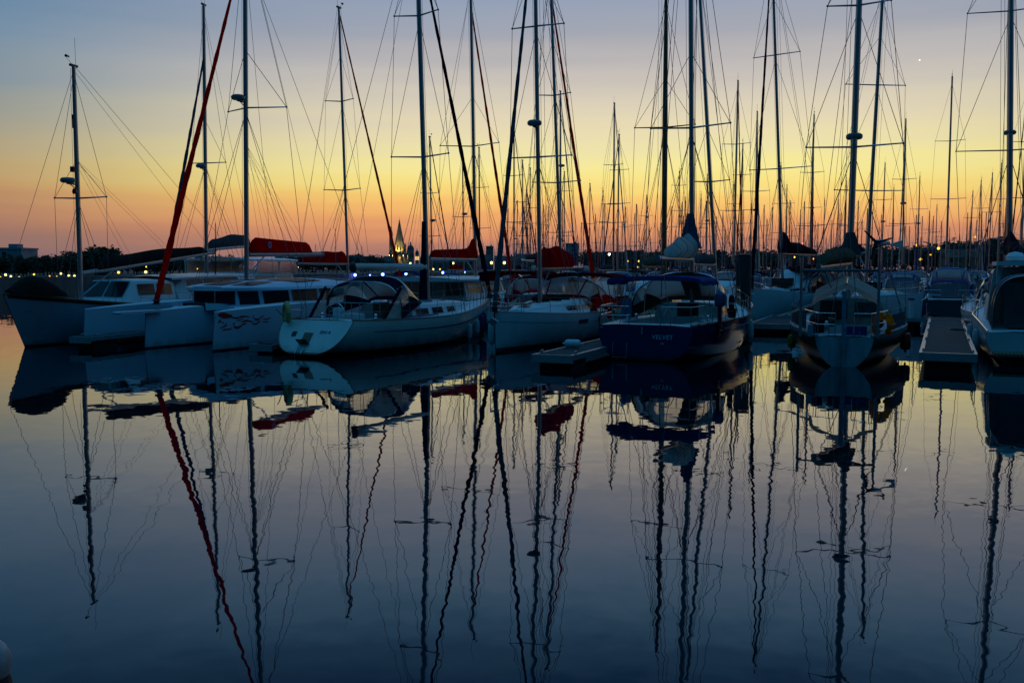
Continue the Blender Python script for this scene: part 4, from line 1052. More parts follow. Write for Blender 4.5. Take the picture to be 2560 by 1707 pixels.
V.hood('sprayhood', cloth_mat('charcoal_canvas', (.016, .022, .022), .85), 3.75, 1.78, 1.52, 5.9, 1.25, .1, 1.16, 1.72, front=((.08, .46), (.54, .92)), vs=(.36, .94), pw=.75)
V.bimini(BLUEC, .9, 3.0, 1.62, 2.60, 1.15, arch=.16)
V.wheel(2.0, 1.35, .44); V.wheel(2.0, 1.30, .30, .95) if False else None
for y in (1.3, -1.3): V.winch((3.0, y, 1.22)); V.winch((2.2, y, 1.22))
b = MB(); b.box((5.02, 0, 1.3), (.05, .8, .85)); V.add('companionway', b, BLK)
b = MB(); b.box((3.1, .1, .95), (.9, .30, .06)); b.box((3.1, .1, .72), (.12, .12, .45)); V.add('cockpit_table', b, TEAK)
b = MB(); rows = [[Vector((lerp(2.6, 3.7, i / 5), 1.72, z)) for i in range(6)] for z in (1.2, 1.95)]; b.grid(rows); V.add('spray_cloth', b, cloth_mat('sky_blue_canvas', (.05, .16, .32), .8))
V.rails(t0=.05, t1=.92, n=9, r=.012, pushpit=True); V.anchor()
xm = 5.6; H = 18.8
V.mast(xm, 1.7, H, r=.125, top=V.lean(xm, 1.7, H, 1727, 0), spreaders=(((V.zof(xm, 320) - 1.7) / (H - 1.7), 1.5, .2),), halyards=3)
V.boom(3.35, 1.4, cover=WHITEC, hts=(.95, .50), wide=.40, start=.06, over=.32, r=.10, lazy=2, hump=.2)
b = MB(); rows = []
for i in range(10):
    u = i / 9; z = lerp(3.75, 5.05, u); q = V.mp(z); w = lerp(.50, .13, u ** .7)
    rows.append([q + Vector((-.12 + math.cos(2 * math.pi * j / 12) * w * .7 - w * .5, math.sin(2 * math.pi * j / 12) * w, 0)) for j in range(12)])
b.grid(rows, closed=True); V.add('mast_sail_cover', b, cloth_mat('dusty_blue_canvas', (.05, .11, .19), .85), V.mastobj)
o, up = on_transom(V, -.62, .80); letters('VELVET', .20, V.h, o, (0, -1, 0), up, mat('pale_blue_letter_paint', (.40, .62, .72), .5))
o, up = on_transom(V, -.62, .60); letters('LR', .10, V.h, o, (0, -1, 0), up, MATS['pale_blue_letter_paint'])
c = MB(); xs = V.pt(0, .5).x
c.tube([(xs - .05, 1.0, .62), (xs - .16, 1.0, .60), (xs - .2, 1.0, .12), (xs - .2, .52, .12), (xs - .16, .52, .60), (xs - .05, .52, .62)], .022, 6)
V.add('swim_ladder', c, STEEL, V.h)
b = MB(); b.box((xs - .03, 1.45, 1.08), (.03, .12, .06)); b.box((xs - .03, .05, 1.0), (.03, .06, .25)); V.add('stern_fitting', b, STEEL, V.h)
# outboard engine clamped on the starboard rail
p = V.w((2.1, -1.95, 1.6)); t = thing('outboard_motor', 'outboard engine under a pale blue hood clamped to the rail of the navy sloop', 'outboard motor', p, V.rz)
a = MB(); rows = []
for z, sx, sy in ((0, .17, .15), (.08, .22, .18), (.26, .24, .19), (.40, .20, .17), (.47, .10, .09)):
    rows.append([Vector((math.cos(2 * math.pi * k / 12) * sx, math.sin(2 * math.pi * k / 12) * sy, z + .15)) for k in range(12)])
a.grid(rows, closed=True); a.poly(rows[-1]); a.poly(rows[0][::-1]); a.build('hood_cover', MATS['sky_blue_canvas'], t)
a = MB(); a.box((0, 0, -.2), (.14, .12, .75)); a.box((.02, 0, -.52), (.34, .10, .03)); a.tube([(-.08, 0, -.66), (.22, 0, -.66)], [.03, .06], 8); a.box((.0, 0, -.75), (.14, .02, .18)); a.build('drive_leg', BLK, t)
a = MB()
for k in range(3): a.box((.24, .07 * math.cos(k * 2.09), -.66 + .07 * math.sin(k * 2.09)), (.02, .09, .09), 0)
a.build('propeller', BLK, t)
t = thing('bucket', 'dark bucket with a yellow lip on the side deck of the navy sloop', 'bucket', V.w((4.6, -1.75, V.sheer(.36) + .04)))
a = MB(); a.lathe([(.13, 0), (.19, .34), (.175, .34), (.12, .02)], (0, 0, 0), 14); a.build('pail', BLK, t)
a = MB(); a.tube([(.19 * math.cos(k * math.pi / 10), .19 * math.sin(k * math.pi / 10), .34) for k in range(21)], .012, 5); a.build('pail_rim', YELP, t)
horseshoe(V.w((4.3, -1.80, 1.72)), NAVYC, 'dark covered horseshoe buoy on the rail of the navy sloop beside the bucket', V.M.to_3x3() @ Vector((1, .3, 0)), (0, 0, 1), R0=.22, r=.09)
for t_, z, m_, lb in ((.72, .62, FENDW, 'pale fender low on the starboard bow of the navy sloop'), (.80, .75, FENDB, 'dark fender nearest the bow of the navy sloop')):
    fender(V.w(V.pt(t_, V.v_at(t_, z), -1, .14)), m_, lb, L=.75, r=.13, group='fenders hung on the navy sloop', rope_to=V.w(V.pt(t_, 1, -1, -.05) + Vector((0, 0, .55))))

# ---- white boat bow-on right of the pile
hd = R(180 + 36)
J = Boat('deck_saloon_sloop', 'white high-bowed sloop with windowed deckhouse and dark mast bag, bow-on right of the dark pile', 'sailboat', 12.5, 3.9, bow=on_water(1880, 806), heading=hd, zb=1.88, zm=1.5, zs=1.4, tw=.75, bow_rake=.15, p=2.0)
J.hull(HULLW); J.deck(GEL, rail=ALU)
h = J.house('deckhouse', GEL, [(1.8, 1.4, 1.25, 1.4, 2.95), (4.5, 1.4, 1.25, 1.4, 2.95), (5.6, 1.3, 1.0, 1.4, 2.5), (6.1, 1.2, .9, 1.4, 1.9)], windows=[(2.0, 3.0, .5, .9), (3.2, 4.4, .5, .9), (4.6, 5.5, .5, .88)], glass=VINYL)
b = MB(); b.grid([[Vector((lerp(5.62, 4.62, k), y, lerp(2.3, 2.86, k))) for y in (-.95, 0, .95)] for k in (0, 1)]); J.add('windscreen', b, VINYL, h)
J.house('cabin_trunk', GEL, [(6.0, 1.1, .95, 1.5, 1.95), (9.5, .7, .5, 1.6, 1.85)], windows=[(6.5, 8.5, .35, .75)])
a = MB(); a.box((8.3, .2, 2.2), (1.3, .9, .5)); J.add('deck_locker', a, BLK); J.rails(t0=.05, t1=.9, n=7); J.anchor()
xm = 7.7; H = 22.0
J.mast(xm, 1.95, H, r=.115, top=J.lean(xm, 1.95, H, 1934, 0), spreaders=(((J.zof(xm, 422) - 1.95) / (H - 1.95), 1.9, .2), ((J.zof(xm, 138) - 1.95) / (H - 1.95), 1.4, .2)), furl_m=NAVYC, furl_r=.11, furl_top=.97, halyards=4)
J.boom(3.9, 1.2, cover=NAVYC, hts=(.9, .4), wide=.38, start=-.03, over=.1, hump=.85, r=.1, lazy=2)

# ---- green steel yacht
hd = R(21)
K = Boat('steel_yacht', 'dark green steel yacht with pale stern, beige awning and wind generator', 'sailboat', 11.6, 4.0, stern=on_water(2108, 917), heading=hd, zb=1.55, zm=1.02, zs=.92, tw=.42, tm=.52, bow_rake=.9, stern_rake=.05, zt=-.12, full=.95, p=2.0)
K.hull(HULLK, transom=PALE); K.strip('rubbing_strake', mat('dull_grey_paint', (.2, .22, .22), .6), .03, .98, .02, .05)
K.deck(mat('pale_grey_deck', (.42, .42, .42), .8, vary=.15), cockpit=(.07, .36, .8), floor_z=.45, floor=BLK, rail=mat('dull_grey_paint', (.2, .22, .22), .6), rail_r=.035)
K.house('deckhouse', mat('brown_grey_paint', (.30, .27, .23), .7, vary=.15), [(4.2, 1.2, 1.1, .98, 1.95), (6.2, 1.2, 1.05, 1.0, 1.9), (6.8, 1.1, .9, 1.0, 1.5), (9.0, .7, .6, 1.1, 1.45)], windows=[(4.4, 5.2, .45, .8), (5.4, 6.1, .45, .8)])
b = MB(); b.grid([[Vector((4.17, y, z)) for y in (-.95, -.25)] for z in (1.35, 1.85)]); K.add('companion_panel', b, GREYC)
b = MB(); b.grid([[Vector((4.17, y, z)) for y in (.0, .9)] for z in (1.25, 1.9)]); K.add('companionway', b, BLK)
b = MB()
def awn(i, k, sd): return Vector((lerp(.9, 3.0, i / 6), sd * 1.0 * k, 2.56 + .035 * i - (.60 - .015 * i) * k + .05 * math.sin(2.6 * k) - .04 * math.sin(math.pi * i / 6)))
for sd in (1, -1):
    b.grid([[awn(i, k / 6, sd) for k in range(7)] for i in range(7)])
    b.grid([[awn(0, k / 6, sd), awn(0, k / 6, sd) + Vector((-.02, 0, -.16 - .03 * math.sin(k * 2.2)))] for k in range(7)])
    b.grid([[awn(i, 1, sd), awn(i, 1, sd) + Vector((0, sd * .03, -.24))] for i in range(7)])
aw = K.add('awning', b, AWNC)
c = MB(); c.tube([(.9, 0, 2.53), (3.1, 0, 2.74)], .03, 6); K.add('awning_ridge', c, STEEL, aw)
c = MB(); c.tube([(.9, .98, 1.88), (0.75, 1.6, 1.62), (.6, 2.0, 1.5)], .035, 6); K.add('awning_spar', c, AWNC, aw)
for sd in (1, -1):
    c = MB(); c.tube([(.15, sd * .95 + (.35 if sd > 0 else -.0), .9), (.15, sd * .95 + (.35 if sd > 0 else 0), 3.35 if sd > 0 else 3.2)], .045, 8); K.add('stern_post', c, ALU)
c = MB(); c.tube([(.15, 1.3, 2.95), (.15, -.95, 2.95)], .05, 6); K.add('gantry_bar', c, mat('teal_paint', (.04, .12, .13), .5))
# wind generator on the starboard post
wg = Vector((.15, -.95, 3.78))
c = MB(); c.tube([(.15, -.95, 3.1), wg - Vector((0, 0, .1))], .035, 6); g = K.add('generator_pole', c, ALU)
c = MB(); c.tube([wg + Vector((-.22, 0.1, 0)), wg + Vector((.05, 0, .0)), wg + Vector((.35, -.25, 0))], [.09, .12, .05], 10); c.prism([wg + Vector((.3, -.22, -.05)), wg + Vector((.95, -.65, .1)), wg + Vector((.95, -.65, -.16))], (.01, .02, 0)); K.add('wind_generator', c, GEL, g)
for k in range(3):
    a_ = math.radians(165 + 120 * k); d = Vector((0, 0, 0)); ax = Vector((.41, .91, 0)); c = MB()
    hub = wg + Vector((-.26, .12, 0)); tip = hub + ax * (math.cos(a_) * .52) + Vector((0, 0, math.sin(a_) * .52))
    pr = (ax * -math.sin(a_) + Vector((0, 0, math.cos(a_)))) * .06
    c.prism([hub - pr * .6, hub + pr, tip + pr * .35, tip - pr * .2], (-.02, .01, 0)); K.add('rotor_blade', c, BLK, g)
for nm_, c0, sz, m_ in (('gas_bottle', (.75, .55, 1.12), (.15, .15, .5), STEEL), ('sail_bag', (2.6, .95, 1.30), (.95, .42, .40), GREYC), ('sail_bag', (2.2, -.95, 1.25), (.8, .40, .34), BROWNC), ('cushion', (1.3, -.55, .95), (.6, .45, .14), mat('rust_cushion', (.30, .10, .04), .9)), ('crate', (3.3, .5, 1.2), (.4, .35, .32), VARN)):
    c = MB(); rows = []
    for i in range(7):
        ph = math.pi * (i / 6 - .5); kk = max(.12, math.cos(ph)) ** .45
        rows.append([Vector(c0) + Vector((math.copysign(abs(math.cos(a2)) ** .6, math.cos(a2)) * sz[0] / 2 * kk, math.copysign(abs(math.sin(a2)) ** .6, math.sin(a2)) * sz[1] / 2 * kk, math.sin(ph) * sz[2] / 2)) for a2 in [2 * math.pi * j / 14 for j in range(14)]])
    c.grid(rows, closed=True); c.poly(rows[0][::-1]); c.poly(rows[-1]); K.add(nm_, c, m_)
# steering vane and tiller
c = MB(); c.box((-.05, .02, 1.75), (.06, .13, 1.15), ry=.05); c.box((-.08, -.0, .85), (.08, .14, .75)); K.add('steering_vane', c, mat('sky_blue_paint', (.12, .22, .30), .5, vary=.25))
c = MB(); c.box((-.14, 0, .0), (.16, .06, 1.2)); K.add('rudder', c, PALE)
c = MB(); c.box((.5, -.35, 1.02), (.5, .6, .42)); K.add('locker', c, BLUEC)
c = MB(); c.box((.35, 1.0, 1.08), (.18, .16, .36)); K.add('jerrycan', c, mat('pale_blue_plastic', (.22, .34, .42), .5))
c = MB(); c.box((1.6, .75, 1.15), (1.6, .4, .5)); K.add('cockpit_dodger', c, NAVYC)
K.rails(t0=.02, t1=.9, n=8, h=.72, pushpit=True)
b = MB(); b.grid([[K.pt(lerp(.1, .42, i / 10), 1, sd, -.06) + Vector((0, 0, z)) for z in (.12, .62)] for sd in (1,) for i in range(11)]); K.add('rail_cloth', b, GREYC)
b = MB(); b.grid([[K.pt(lerp(.12, .40, i / 10), 1, -1, -.06) + Vector((0, 0, z)) for z in (.08, .55)] for i in range(11)]); K.add('rail_cloth', b, GREYC)
xm = 5.6; H = 15.6
K.mast(xm, 1.5, H, r=.16, top=K.lean(xm, 1.5, H, 2148, 0), spreaders=(((K.zof(xm, 368) - 1.5) / (H - 1.5), 1.62, .1), ((K.zof(xm, 14) - 1.5) / (H - 1.5), 1.05, .1)), radar=(K.zof(xm, 342), .1), halyards=4, wire=.011)
K.boom(3.2, 1.2, cover=TANC, hts=(.62, .45), wide=.33, start=.03, over=.08, y_end=.85, r=.10, lazy=2, rise=-.15)
b = MB(); rows = []
for i in range(8):
    u = i / 7; z = lerp(3.5, 4.3, u); q = K.mp(z); w = lerp(.42, .15, u)
    rows.append([q + Vector((-.1 + math.cos(2 * math.pi * j / 10) * w * .7, math.sin(2 * math.pi * j / 10) * w, 0)) for j in range(10)])
b.grid(rows, closed=True); K.add('mast_sail_cover', b, GREYC, K.mastobj)
p = K.w((.55, -1.10, 1.27)); horseshoe(p, YELP, 'yellow horseshoe lifebuoy on the stern rail of the green steel yacht', K.M.to_3x3() @ Vector((.35, -1, 0)), (0, 0, 1), R0=.25, r=.115, gap=.5)
q = K.pt(.38, K.v_at(.38, .42), 1, .15); fender(K.w(q), mat('yellow_fender_vinyl', (.42, .25, .02), .5, vary=.2), 'yellow fender low on the left side of the green steel yacht', L=.5, r=.14, group='fenders hung on the green steel yacht', rope_to=K.w(K.pt(.38, 1, 1, -.05)))
q = K.pt(.34, K.v_at(.34, .55), -1, .16); fender(K.w(q), FENDR, 'dark red fender between the green steel yacht and the pontoon', L=.6, r=.17, group='fenders hung on the green steel yacht', rope_to=K.w(K.pt(.34, 1, -1, -.05)))

# ---- white sloop bow-on behind the green yacht
hd = R(174)
M_ = Boat('sloop', 'white sloop bow-on with red-edged sprayhood and leaning twin-spreader mast behind the green yacht', 'sailboat', 12.4, 4.0, bow=(20.7, 46.6), heading=hd, zb=1.75, zm=1.35, zs=1.25, tw=.76, bow_rake=.3, p=2.0)
M_.hull(HULLW); M_.deck(GEL, rail=ALU); M_.house('cabin_trunk', GEL, [(3.8, 1.3, 1.15, 1.3, 1.9), (7.0, 1.2, 1.0, 1.35, 1.9), (10.2, .5, .4, 1.5, 1.72)], windows=[(4.2, 5.6, .35, .7), (6.0, 7.2, .35, .7)])
M_.hood('sprayhood', BURG, 2.7, 1.7, 1.62, 4.8, 1.3, .1, 1.3, 1.9); M_.bimini(NAVYC, .1, 2.4, 1.9, 3.0, 1.3, arch=.28)
for x in (8.6, 9.6): M_.hatch(x, 0, 1.84)
a = MB(); a.box((7.8, -.4, 2.08), (1.4, .8, .36)); M_.add('folded_dinghy', a, cloth_mat('dark_green_canvas', (.02, .035, .025), .85)); M_.rails(n=8); M_.anchor()
xm = 6.6; H = 18.5
M_.mast(xm, 1.9, H, r=.13, top=M_.lean(xm, 1.9, H, 2206, 0), spreaders=(((M_.zof(xm, 477) - 1.9) / (H - 1.9), 2.05, .25), ((M_.zof(xm, 213) - 1.9) / (H - 1.9), 1.75, .2)), halyards=3)
M_.boom(3.9, 1.4, cover=NAVYC, hts=(.6, .35), wide=.25, lazy=2)
fender(M_.w(M_.pt(.93, M_.v_at(.93, 1.0), 1, .17)), FENDB, 'blue fender at the bow of the sloop behind the green yacht', L=.8, r=.17, group='fenders hung on bow-on sloops', rope_to=M_.w(M_.pt(.93, 1, 1, -.05)))

# ---- dark motor cruiser at the far end of the pontoon
hd = R(25)
N = Boat('motor_cruiser', 'dark hulled motor cruiser with arched blue canopy at the far end of the pontoon', 'motorboat', 9.5, 3.3, stern=(27.1, 57.0), heading=hd, zb=1.7, zm=1.2, zs=1.05, tw=.9, bow_rake=1.0)
N.hull(mat('black_blue_hull_paint', (.012, .014, .022), .2)); N.deck(GEL, cockpit=(.08, .4, 1.1), rail=ALU)
N.house('cabin_trunk', GEL, [(3.6, 1.3, 1.1, 1.1, 2.0), (5.4, 1.25, 1.0, 1.15, 1.95), (8.0, .7, .5, 1.4, 1.6)], windows=[(3.8, 5.2, .4, .8)])
N.hood('canopy', BLUEC, 1.2, 1.5, 1.85, 4.4, 1.2, .6, 1.1, 1.5); N.rails(n=6)

# ---- motor cruiser at the right edge, stern towards us, lying along the pontoon
hd = R(24)
O = Boat('motor_cruiser', 'large white motor cruiser cut by the right edge, stern at front with dark canvas canopy', 'motorboat', 13.0, 3.9, stern=(16.9, 28.8), heading=hd, zb=1.85, zm=1.22, zs=.98, tw=.92, tm=.45, bow_rake=1.1, stern_rake=-.1, zt=-.1, p=2.2, full=.42)
O.hull(HULLW, transom=HULLW, trim=mat('warm_white_paint', (.7, .66, .56), .35)); O.strip('rubbing_strake', MATS['warm_white_paint'], .0, .98, .06, .08, out=.04)
O.deck(GEL, cockpit=(.05, .26, 1.3), floor_z=.5, rail=STEEL, rail_r=.03)
h = O.house('pilothouse', GEL, [(3.6, 1.62, 1.45, 1.15, 3.05), (5.4, 1.62, 1.42, 1.2, 3.02), (7.2, 1.5, 1.15, 1.25, 2.2), (8.2, 1.35, 1.0, 1.3, 1.95)], windows=[(3.8, 4.5, .50, .90), (4.6, 5.35, .50, .90), (5.5, 6.9, .52, .88)])
O.house('cabin_trunk', GEL, [(7.6, 1.35, 1.15, 1.3, 2.0), (10.2, .9, .65, 1.45, 1.9)], windows=[(7.9, 9.8, .35, .75)])
a = MB(); a.box((3.2, 0, 3.18), (2.4, 2.9, .14)); a.box((2.4, 1.35, 2.2), (.12, .12, 1.9)); a.box((2.4, -1.35, 2.2), (.12, .12, 1.9)); O.add('flybridge_roof', a, GEL, h)
a = MB(); a.lathe([(.05, 0), (.28, .04), (.30, .18), (.2, .30), (.03, .34)], (3.3, .8, 3.25), 14); O.add('radar_dome', a, GEL, h)
a = MB(); a.tube([(3.9, 1.0, 3.2), (3.7, 1.0, 4.6)], .03, 6); O.add('whip_aerial', a, BLK, h)
O.hood('canopy', GREYC, .35, 1.62, 1.75, 3.7, 1.55, 1.6, 1.05, 1.2, windows=False, pw=.40)
a = MB(); a.grid([[Vector((.36, y, z)) for y in (-1.5, 0, 1.3)] for z in (1.1, 2.55)]); O.add('canopy_curtain', a, GREYC)
O.rails(t0=.3, t1=.92, n=7, h=.68, r=.016, pushpit=False); O.anchor()
for k in range(3): b = MB(); O.patch(b, .50 + .09 * k, .535 + .09 * k, .72, .86, 1); O.add('porthole', b, GLASS, O.h)
a = MB(); a.box((-.45, 0, .32), (.8, 3.2, .08)); O.add('bathing_platform', a, TEAK)
fender(O.w((-.25, -.15, 1.0)), FENDB, 'big round blue ball fender at the stern of the large motor cruiser', L=.6, r=.33, group='fenders hung on the large motor cruiser', rope_to=O.w((.1, -.15, 1.5)))
lifering(O.w((-.02, -.75, 1.45)), GREYC, 'grey ring lifebuoy on the stern canopy of the large motor cruiser', O.M.to_3x3() @ Vector((-1, 0, 0)))
for t_, lb in ((.22, 'nearest pale fender between the large motor cruiser and the pontoon'), (.50, 'farther pale fender between the large motor cruiser and the pontoon')):
    fender(O.w(O.pt(t_, O.v_at(t_, .55), 1, .13)), FENDW, lb, L=.7, r=.12, group='fenders hung on the large motor cruiser', rope_to=O.w(O.pt(t_, 1, 1, -.05)))
hd = R(24)
O2 = Boat('sloop', 'big sloop with thick dark mast and wide spreaders behind the large motor cruiser', 'sailboat', 14.5, 4.4, stern=stern_from_mast(2525, 46, hd, 8.0), heading=hd, zb=1.7)
O2.hull(HULLW); O2.deck(GEL, rail=ALU); O2.house('cabin_trunk', GEL, [(4.0, 1.4, 1.25, 1.2, 1.9), (8.0, 1.3, 1.1, 1.2, 1.85), (11.5, .6, .4, 1.4, 1.65)], windows=[(4.4, 7.5, .35, .72)])
O2.hood('sprayhood', NAVYC, 3.0, 1.7, 1.4, 5.2, 1.4, .1, 1.2, 1.8); O2.rails(n=8)
xm = 8.0; H = 21.0
O2.mast(xm, 1.8, H, r=.20, top=O2.lean(xm, 1.8, H, 2527, 0), spreaders=(((O2.zof(xm, 376) - 1.8) / (H - 1.8), 2.4, .15), ((O2.zof(xm, 28) - 1.8) / (H - 1.8), 1.9, .15)), radar=(O2.zof(xm, 332), .1), halyards=4, wire=.013)
O2.boom(3.6, 2.0, cover=NAVYC, hts=(.9, .4), wide=.35, hump=.8, start=-.03)

# ================================================================== pontoons and piles
def pontoon(p0, p1, width, label, rim=True, z=.52, name='finger_pontoon'):
    p0, p1 = Vector((p0[0], p0[1], 0)), Vector((p1[0], p1[1], 0)); d = p1 - p0; L = d.length
    t = thing(name, label, 'pontoon', p0, math.atan2(d.y, d.x), 'pontoons between the boats')
    a = MB(); a.box((L / 2, 0, z - .04), (L, width - .2, .06)); a.build('deck_planks', PLANK, t)
    for sd in (1, -1): a = MB(); a.box((L / 2, sd * (width / 2 - .06), z - .06), (L, .12, .16)); a.build('edge_beam', mat('galvanised_steel', (.42, .42, .42), .35, metal=.5, vary=.15), t)
    a = MB(); a.box((-.05, 0, z - .10), (.10, width, .24)); a.build('end_fascia', MATS['galvanised_steel'], t)
    k = max(2, int(L / 4))
    for i in range(k): a = MB(); a.box((lerp(.9, L - .9, i / (k - 1)), 0, .1), (1.3, width * .8, .46)); a.build('float', RUB, t)
    for i in range(k):
        for sd in (1, -1):
            a = MB(); x = lerp(.5, L - .5, i / (k - 1)); a.tube([(x - .14, sd * (width / 2 - .1), z + .09), (x + .14, sd * (width / 2 - .1), z + .09)], .022, 6); a.box((x, sd * (width / 2 - .1), z + .05), (.09, .05, .08)); a.build('cleat', STEEL, t)
    return t
b25 = bearing(R(25))
p = on_water(2370, 884, .52)
pontoon(p, p + b25 * 21, 1.55, 'lit-edged pontoon leading away between the green yacht and the large motor cruiser')
q = p + b25 * 21; side_ = Vector((b25.y, -b25.x, 0))
pontoon(q - side_ * 8, q + side_ * 9, 2.0, 'walkway pontoon crossing behind the lit-edged pontoon')
p = on_water(1382, 888, .42); b22 = bearing(R(23))
pontoon(p, p + b22 * 11, 1.3, 'low pontoon finger between the white bow-first sloop and the navy sloop', z=.42)
p = on_water(655, 862, .3); pontoon(p, p + b22 * 9, 1.0, 'low pontoon finger between the trimaran and the ivory sloop', z=.3)
p = on_water(196, 843, .45); pontoon(p + Vector((.1, 0, 0)), p + bearing(R(16)) * 9, .9, 'pontoon finger glimpsed between the grey-blue motor-sailer and the trimaran', z=.45)
p = on_water(1940, 812, .4); pontoon(p, p + b22 * 9, 2.6, 'pontoon end showing between the dark pile and the green yacht', z=.42)
for k_, (u_, lb) in enumerate(((.0, 'slim power pedestal on the cross walkway left of the lit-edged pontoon'), (.8, 'slim power pedestal on the cross walkway right of the lit-edged pontoon'))):
    pp = q - side_ * 1.6 + side_ * 4.2 * u_; t = thing('power_pedestal', lb, 'pedestal', (pp.x, pp.y, .52), R(20), 'power pedestals on the pontoons')
    a = MB(); a.box((0, 0, .45), (.2, .16, .9)); a.build('pedestal_body', GEL, t)
    a = MB(); a.box((0, 0, .95), (.24, .2, .1)); a.build('pedestal_cap', BLUES, t)
pp = on_water(2395, 823, .54); a = MB()
a.tube([(math.cos(k * .55) * (.10 + .004 * k), math.sin(k * .55) * (.10 + .004 * k), .02 + .012 * (k % 3)) for k in range(56)], .018, 5)
o_ = a.build('coiled_hose', BLK); o_.location = (pp.x, pp.y, .52); tag(o_, 'dark coiled hose lying on the lit-edged pontoon', 'hose')
# mooring buoy-fender bundle on the low finger
fl_ = fender(on_water(1432, 868, .45) + Vector((0, 0, .12)), FENDW, 'white fender lying at the end of the low finger beside the navy sloop', L=.55, r=.14, group='fenders at the pontoon ends'); fl_.rotation_euler = (R(90), 0, R(65))
def pile(px, dist, ztop, r, label):
    q = at(px, 672, dist); t = thing('mooring_pile', label, 'pile', (q.x, q.y, 0), 0, 'mooring piles')
    a = MB(); a.lathe([(r, -1.2), (r, ztop - .05), (r * .96, ztop)], (0, 0, 0), 20); a.build('pile_shaft', PILE, t)
    a = MB(); a.lathe([(r * 1.02, ztop - .02), (r * 1.02, ztop + .03), (r * .5, ztop + .06)], (0, 0, 0), 20); a.build('pile_cap', BLK, t)
    a = MB(); a.lathe([(r * 1.25, .35), (r * 1.3, .4), (r * 1.3, .55), (r * 1.25, .6)], (0, 0, 0), 16); a.build('pile_collar', BLK, t)
pile(1859, 42, at(1859, 638, 42).z, .35, 'thick dark mooring pile between the navy sloop and the white high-bowed sloop')
# white mooring buoy close to the camera, cut by the lower left corner
q = on_water(-24, 1690); t = thing('mooring_buoy', 'white mooring buoy cut off by the lower left corner', 'buoy', (q.x, q.y, 0))
a = MB(); a.ball((0, 0, .10), .145, 20, 1.25); a.build('buoy_float', mat('dull_white_buoy', (.40, .38, .36), .55, vary=.25, scale=12), t)
a = MB(); a.tube([(.04 * math.cos(k), .0, .30 + .04 * math.sin(k)) for k in [i * math.pi / 6 for i in range(13)]], .010, 6); a.build('buoy_eye', STEEL, t)

# ================================================================== middle-distance boats: tall masts one can tell apart
LANDMARKS = [(-50, 'left edge of the photo'), (190, 'grey-blue motor-sailer mast'), (613, 'trimaran mast'), (866, 'drooping red cover mast'), (1060, 'ivory sloop mast'),
             (1345, 'bow-first sloop mast'), (1662, 'varnished brown mast'), (1732, 'VELVET sloop mast'), (1936, 'high-bowed sloop mast'),
             (2140, 'green yacht main mast'), (2525, 'right-edge thick mast')]
ORD = ['first', 'second', 'third', 'fourth', 'fifth', 'sixth', 'seventh', 'eighth', 'ninth', 'tenth', 'eleventh', 'twelfth', 'thirteenth', 'fourteenth']
# (picture x, picture y of the mast top, height above water, spreader rows seen at y, radar y or None, cover, bow-on?)
MID = [(1081, 344, 15.5, (484, 591), 551, GREYC, 0), (1161, 388, 14.5, (543,), 535, DREDC, 0), (1201, 370, 15.5, (469, 571), None, BLUEC, 1), (1285, 317, 17.0, (440, 556), None, GREYC, 0),
       (1307, 402, 15.0, (506, 590), None, NAVYC, 0), (1325, 420, 14.5, (520,), None, WHITEC, 1), (1318, 475, 14.0, (560,), None, BLUEC, 0), (1401, 230, 19.0, (457, 582), 414, NAVYC, 0), (1411, 430, 15.0, (478, 590), None, DREDC, 1),
       (1534, 259, 19.0, (413, 511, 557), None, GREYC, 0), (1544, 337, 17.0, (425, 509), None, TANC, 1), (1473, 460, 14.0, (560,), None, WHITEC, 0), (1508, 478, 14.0, (555,), None, BLUEC, 1), (1615, 489, 14.0, (540,), 543, NAVYC, 0),
       (1696, 429, 15.5, (464, 527), None, BLUEC, 0), (1711, 493, 14.0, (560,), None, GREYC, 1), (1766, 437, 15.0, (456, 560), 552, WHITEC, 0), (1752, 485, 14.5, (570,), None, NAVYC, 1),
       (1834, 203, 19.5, (361, 527), None, NAVYC, 0), (1851, 359, 17.0, (437, 559), None, BLUEC, 1), (1887, 281, 17.5, (479,), 525, GREYC, 0), (1830, 462, 14.5, (510,), None, DREDC, 1),
       (1945, 415, 16.0, (509, 582), None, BLUEC, 1), (1963, 462, 15.0, (509,), None, WHITEC, 0), (2023, 288, 17.5, (432, 565), None, NAVYC, 0), (2028, 424, 15.5, (519,), 520, GREYC, 1), (2056, 500, 14.0, (562,), None, BLUEC, 0), (2092, 500, 14.0, (560,), None, TANC, 1), (2111, 451, 15.0, (565,), None, NAVYC, 0),
       (2204, 408, 16.0, (500,), 554, GREYC, 0), (2229, 469, 15.0, (565,), None, BLUEC, 1), (2255, 299, 17.5, (449, 560), 508, NAVYC, 0), (2293, 440, 16.0, (523,), 559, WHITEC, 1), (2364, 192, 22.0, (353, 498), None, BLUEC, 0),
       (2338, 511, 14.0, (580,), None, GREYC, 1), (2423, 478, 14.5, (545,), None, NAVYC, 0), (2443, 451, 15.0, (521,), None, BLUEC, 1), (2470, 433, 15.5, (531,), None, GREYC, 0), (2494, 408, 16.5, (498,), None, NAVYC, 1), (2510, 462, 15.0, (560,), None, WHITEC, 0), (2551, 210, 20.0, (355, 495), None, NAVYC, 0)]
MID.sort()
cnt = {}
hulls = [HULLW, HULLW, mat('navy_topsides', (.014, .018, .05), .25, vary=.1), HULLW, mat('grey_topsides', (.25, .27, .29), .35, vary=.1), HULLI]
hn = {0: 'white', 1: 'white', 2: 'navy', 3: 'white', 4: 'grey', 5: 'ivory'}
cn = {GREYC.name: 'grey', DREDC.name: 'dark red', BLUEC.name: 'blue', NAVYC.name: 'navy', WHITEC.name: 'white', TANC.name: 'tan'}
